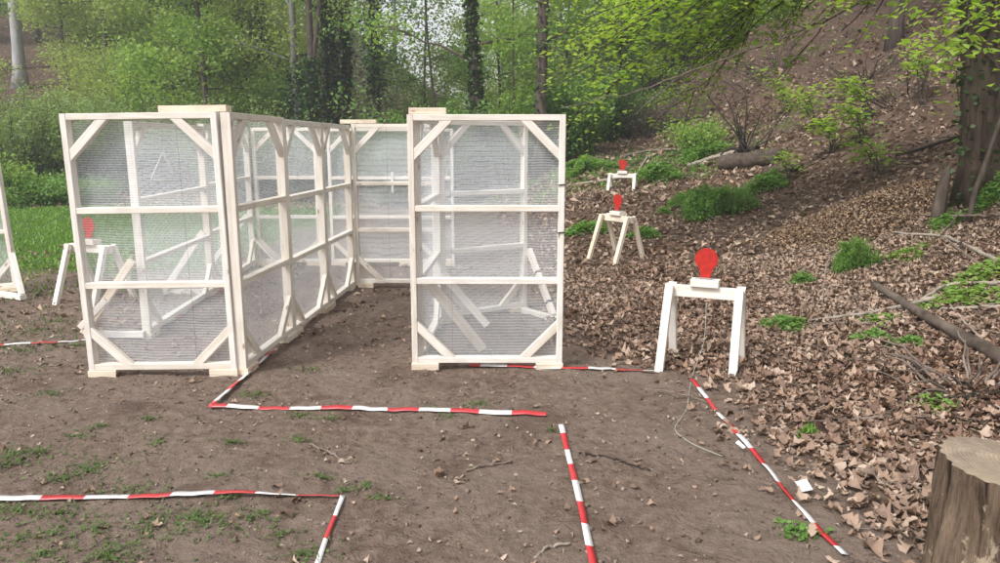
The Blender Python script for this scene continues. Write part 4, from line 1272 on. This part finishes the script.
BR = 'tangles of dead twigs on the right bank'
def brush(label, px, py, w, h, n, lean=0.0):
    p = hit(px, py)
    A = Acc()
    for _ in range(n):
        a = rng.uniform(0, 6.28); r_ = w * rng.uniform(0, .6); L = h * rng.uniform(.5, 1.2)
        b = np.array([r_ * math.cos(a), r_ * math.sin(a) * .7, 0.0]); b[2] = tz(p.x + b[0], p.y + b[1]) - p.z - .03
        d = unit(np.array([math.cos(a) * .8 + lean, math.sin(a) * .6, rng.uniform(.25, 1.0)]))
        q = [b, b + d * L * .4 + rng.normal(0, .05, 3) * L, b + d * L * .75 + np.array([0, 0, -.05 * L]), b + d * L + np.array([0, 0, -.22 * L])]
        A.add(*tube(poly(q, 8, .01 * L), np.linspace(.013, .004, 8), 4, False))
    o = A.obj('dead_brush', M['twig' if py > 100 else 'bark'], None); o.location = p
    tag(o, label, 'dead brush', BR)
brush('dead brown brush at the left end of the bare slope, beside the right booth', 612, 125, 1.6, 1.5, 60)
brush('tangle of dead twigs under the bright overhanging boughs', 690, 118, 1.5, 1.3, 55)
brush('dark tangle of dead twigs on the upper slope, left of the bare trunk', 775, 72, 1.7, 1.8, 60, -.3)
brush('sparse dead stems on the steep bank left of the big right trunk', 900, 100, 1.0, 1.2, 30, -.4)
brush('low dead twigs around the bare dark trunk on the steep bank', 868, 78, 1.2, 1.1, 40)
brush('loose dead twigs above the stump among the leaves', 965, 385, .45, .5, 26, -.4)
# ------------------------------------------------------------------ ground plants
GP = 'green plants growing on the right bank'
def plant(label, px, py, w, h, nl, ls, mat='nettle', up=.6, flat=.55, asp=.45, gp=GP, stems=26, squash=.8):
    p = hit(px, py)
    root = empty('ground_plant', p); tag(root, label, 'plant', gp)
    a = rng.uniform(0, 6.28, nl); rr = w * np.sqrt(rng.uniform(0, 1, nl)) * (.75 + .35 * np.sin(a * 3 + px))
    hz = h * (1 - (rr / (w * 1.25)) ** 2).clip(.12) * rng.uniform(.1, 1.05, nl) * (1 + .55 * wob(rr * np.cos(a) / w * 2.2, rr * np.sin(a) / w * 2.2 + px, 2.2, 2))
    x, y = rr * np.cos(a), rr * np.sin(a) * squash
    z = terrain(p.x + x, p.y + y) - p.z + hz
    V, F = leaf_quads(np.stack([x, y, z], 1), ls, flat, asp, .15, up); mesh_np('foliage', V, F, M[mat], root)
    A = Acc()
    if up >= .9:
        k = rng.uniform(0, 1, nl) < .3
        A.add(*blades(np.stack([x, y, z - hz * .15], 1)[k], h * .26, 1.0, .008 if w > .4 else .004))
    for _ in range(stems):
        a_ = rng.uniform(0, 6.28); r_ = w * math.sqrt(rng.uniform(0, .8)); x_, y_ = r_ * math.cos(a_), r_ * math.sin(a_) * squash
        z_ = tz(p.x + x_, p.y + y_) - p.z
        A.add(*tube([(x_ * .95, y_ * .95, z_ - .02), (x_, y_, z_ + h * .4), (x_ * 1.05, y_ * 1.05, z_ + h * .8 * (1 - (r_ / w) ** 2 * .7))], [.004, .003, .002], 4, False))
    A.obj('stems', M['nettle'], root)
plant('large bright nettle mound left of the far logs', 712, 215, .70, .46, 3400, .075, up=.9)
plant('rounded nettle clump in front of the large mound', 688, 205, .42, .26, 1300, .07, up=.9)
plant('low nettles beside the short rotten log', 765, 190, .45, .3, 1800, .08)
plant('bright feathery clump in the middle of the leafy bank', 851, 270, .27, .32, 2400, .05, up=1.3, asp=.22)
plant('small leafy plant left of the feathery clump', 801, 284, .16, .12, 420, .05)
plant('low leafy plant on the dead leaves right of the nearest target', 785, 329, .23, .10, 800, .05)
plant('low green plant beneath the dry branches, centre of the right bank', 872, 340, .17, .08, 420, .05)
plant('pale green seedlings right of the feathery clump', 905, 255, .30, .06, 380, .06, 'spring', .1, .7, .7)
plant('pale green seedlings around the dark log', 960, 300, .45, .06, 620, .06, 'spring', .1, .7, .7)
plant('green seedlings above the dark log under the dry branches', 985, 275, .4, .08, 520, .06, 'spring', .1, .7, .7)
plant('small green patch at the foot of the dark log', 910, 345, .16, .06, 240, .05)
plant('green weeds below the broken stake', 945, 226, .25, .12, 400, .06)
plant('green leaves at the foot of the big right trunk', 990, 205, .22, .25, 420, .075, 'nettle')
plant('tiny grass tuft on dead leaves left of the stump', 808, 437, .06, .07, 180, .05, 'grass', 1.5, .2, .18)
plant('sparse green seedlings on the leaves above the stump', 930, 405, .22, .05, 130, .045, 'spring', .1, .7, .7)
plant('sparse weeds at the end of the leaf edge tape', 800, 532, .13, .035, 90, .03, 'nettle', .1, .7, .7)
plant('green nettles left of the middle trestle', 588, 233, .40, .18, 1400, .075)
plant('green nettles right of the middle trestle', 645, 237, .28, .14, 800, .07)
plant('nettles right of the far red target', 657, 180, .55, .35, 2400, .09)
plant('green undergrowth behind the far red target at the slope foot', 700, 158, .7, .35, 2400, .09)
plant('green plants at the slope foot beside the right booth', 580, 172, .9, .3, 3000, .10)
plant('small weed between far target and nettle mound', 664, 214, .16, .12, 260, .06)
plant('tiny green seedlings beside the broken branch at right', 880, 322, .22, .05, 160, .05, 'spring', .1, .7, .7)
# leafy saplings on the bank
SP_ = 'leafy saplings on the right bank'
def sapling(label, px, py, h, dirx, n, ls, nl=260):
    p = hit(px, py)
    root = empty('leafy_sapling', p); tag(root, label, 'sapling', SP_)
    A = Acc(); lv = []
    for i in range(n):
        L = h * rng.uniform(.6, 1.15); dx = dirx * L * rng.uniform(.4, 1.1) + rng.normal(0, .12) * L
        q = [(rng.normal(0, .05), rng.normal(0, .05), -.05), (dx * .25, rng.normal(0, .1), L * .5), (dx * .65, rng.normal(0, .15), L * .85), (dx, rng.normal(0, .2), L * .9)]
        b = poly(q, 10, .006)
        A.add(*tube(b, np.linspace(.012, .003, 10), 5))
        lv.append(b[4:]); lv.append((b[4:-1] + b[5:]) / 2)
    A.obj('stems', M['bark'], root)
    V, F = leaf_quads(fluff(np.concatenate(lv), int(nl * .75), .14, .07), ls * 1.05, .65, .7, .12); mesh_np('foliage', V, F, M['bright'], root)
sapling('fresh leafy sapling leaning left on the bank, below the bare trunk', 865, 142, .9, -.7, 5, .10, 300)
sapling('leafy sapling with wide sprays in the middle of the bank', 835, 150, .8, -.9, 5, .10, 280)
sapling('low leafy sapling on the bank left of the stick', 880, 175, .55, -.8, 5, .10, 260)
sapling('leafy sapling high on the bank beside the old trunk', 925, 105, 1.2, -.3, 4, .11, 200)
sapling('sapling with fresh leaves in front of the big right trunk', 960, 190, 2.1, -.15, 3, .09, 130)
sapling('spreading leafy sapling on the steep bank, right of the bare stems', 815, 128, .8, -1.1, 6, .10, 340)
sapling('wide low leafy sapling near the bare trunk on the steep bank', 870, 118, .9, -1.3, 6, .10, 340)
sapling('leafy sapling with long drooping sprays beneath the long grey branch', 790, 112, 1.0, -.9, 6, .10, 320)
sapling('slender leafy sapling on the bank under the grey branch', 790, 180, .6, -.6, 4, .09, 160)

# ------------------------------------------------------------------ far wood (uncountable mass)
A = Acc()
cl = []
for _ in range(900):
    y = rng.uniform(46, 80); pxx = rng.uniform(-150, 1150)
    x = (pxx - 500) / FPX * y
    g = tz(x, y)
    gap = math.exp(-((pxx - 395) / 85) ** 2)
    top = 13 * (1 - .85 * gap)
    if rng.uniform() < .45 * gap: continue
    z = g + rng.uniform(0, top)
    cl.append((x, y, z, rng.uniform(.8, 2.0)))
cl = np.array(cl)
for x, y, z, r in cl:
    n = 130
    c = np.array([x, y, z]) + rng.normal(0, 1, (n, 3)) * np.array([r, r, r * .6])
    A.add(*leaf_quads(c, .26, .4, .65))
o = A.obj('far_wood', M['shrub'], None, False)
tag(o, 'hazy mass of green woodland far behind the trees', 'woodland', kind='stuff')

# ------------------------------------------------------------------ thin haze added to lighten the far trees
zlo, zhi = float(GZ.min()) - 1.2, float(GZ.max()) + 16
Vh = [(x, y, z) for z in (zlo, zhi) for x, y in ((-165, -45), (165, -45), (165, 225), (-165, 225))]
mh, nth, outh = mat_new('thin_haze')
pv = nth.nodes.new('ShaderNodeVolumePrincipled')
pv.inputs['Color'].default_value = (.93, .96, 1, 1); pv.inputs['Density'].default_value = .0024; pv.inputs['Anisotropy'].default_value = .2
nth.links.new(pv.outputs[0], outh.inputs['Volume'])
hz_ = mesh_np('haze', Vh, [(3, 2, 1, 0), (4, 5, 6, 7), (0, 1, 5, 4), (1, 2, 6, 5), (2, 3, 7, 6), (3, 0, 4, 7)], mh)
tag(hz_, 'thin pale haze added over the whole clearing and wood', 'haze', kind='stuff')
# ------------------------------------------------------------------ world, sun, camera
w = bpy.data.worlds.new('World'); scene.world = w; w.use_nodes = True
nt = w.node_tree; nt.nodes.clear()
out = nt.nodes.new('ShaderNodeOutputWorld'); bg = nt.nodes.new('ShaderNodeBackground')
sky = nt.nodes.new('ShaderNodeTexSky'); sky.sky_type = 'NISHITA'; sky.sun_disc = False
SE, SA = R(50), R(226)       # sun height; compass angle from +Y, clockwise
sky.sun_elevation = SE; sky.sun_rotation = SA
sky.air_density = 1.0; sky.dust_density = 3.0; sky.ozone_density = 1.0
hs = nt.nodes.new('ShaderNodeHueSaturation'); hs.inputs['Saturation'].default_value = .14
nt.links.new(sky.outputs[0], hs.inputs['Color']); nt.links.new(hs.outputs[0], bg.inputs[0])
bg.inputs[1].default_value = .115
nt.links.new(bg.outputs[0], out.inputs[0])
sl = bpy.data.lights.new('sun', 'SUN'); sl.energy = 1.5; sl.angle = R(14); sl.color = (1, .985, .96)
so = bpy.data.objects.new('sun', sl); COL.objects.link(so)
sd = Vector((math.sin(SA) * math.cos(SE), math.cos(SA) * math.cos(SE), math.sin(SE)))
so.rotation_euler = sd.to_track_quat('Z', 'Y').to_euler()
so.location = sd * 30

cam = bpy.data.cameras.new('camera'); co_ = bpy.data.objects.new('camera', cam); COL.objects.link(co_)
co_.location = (0, 0, CAMZ); co_.rotation_euler = (R(90) - PITCH, 0, 0)
cam.sensor_width = 36; cam.lens = 36 * FPX / 1000; cam.clip_end = 600; cam.clip_start = .05
scene.camera = co_
vs = scene.view_settings
vs.view_transform = 'Standard'; vs.look = 'None'; vs.gamma = 1; vs.exposure = 1.2
cy = scene.cycles
cy.use_denoising = True
cy.max_bounces = 12; cy.diffuse_bounces = 7; cy.transparent_max_bounces = 24; cy.transmission_bounces = 4
cy.sample_clamp_indirect = 6
cy.use_adaptive_sampling = True; cy.adaptive_threshold = .01
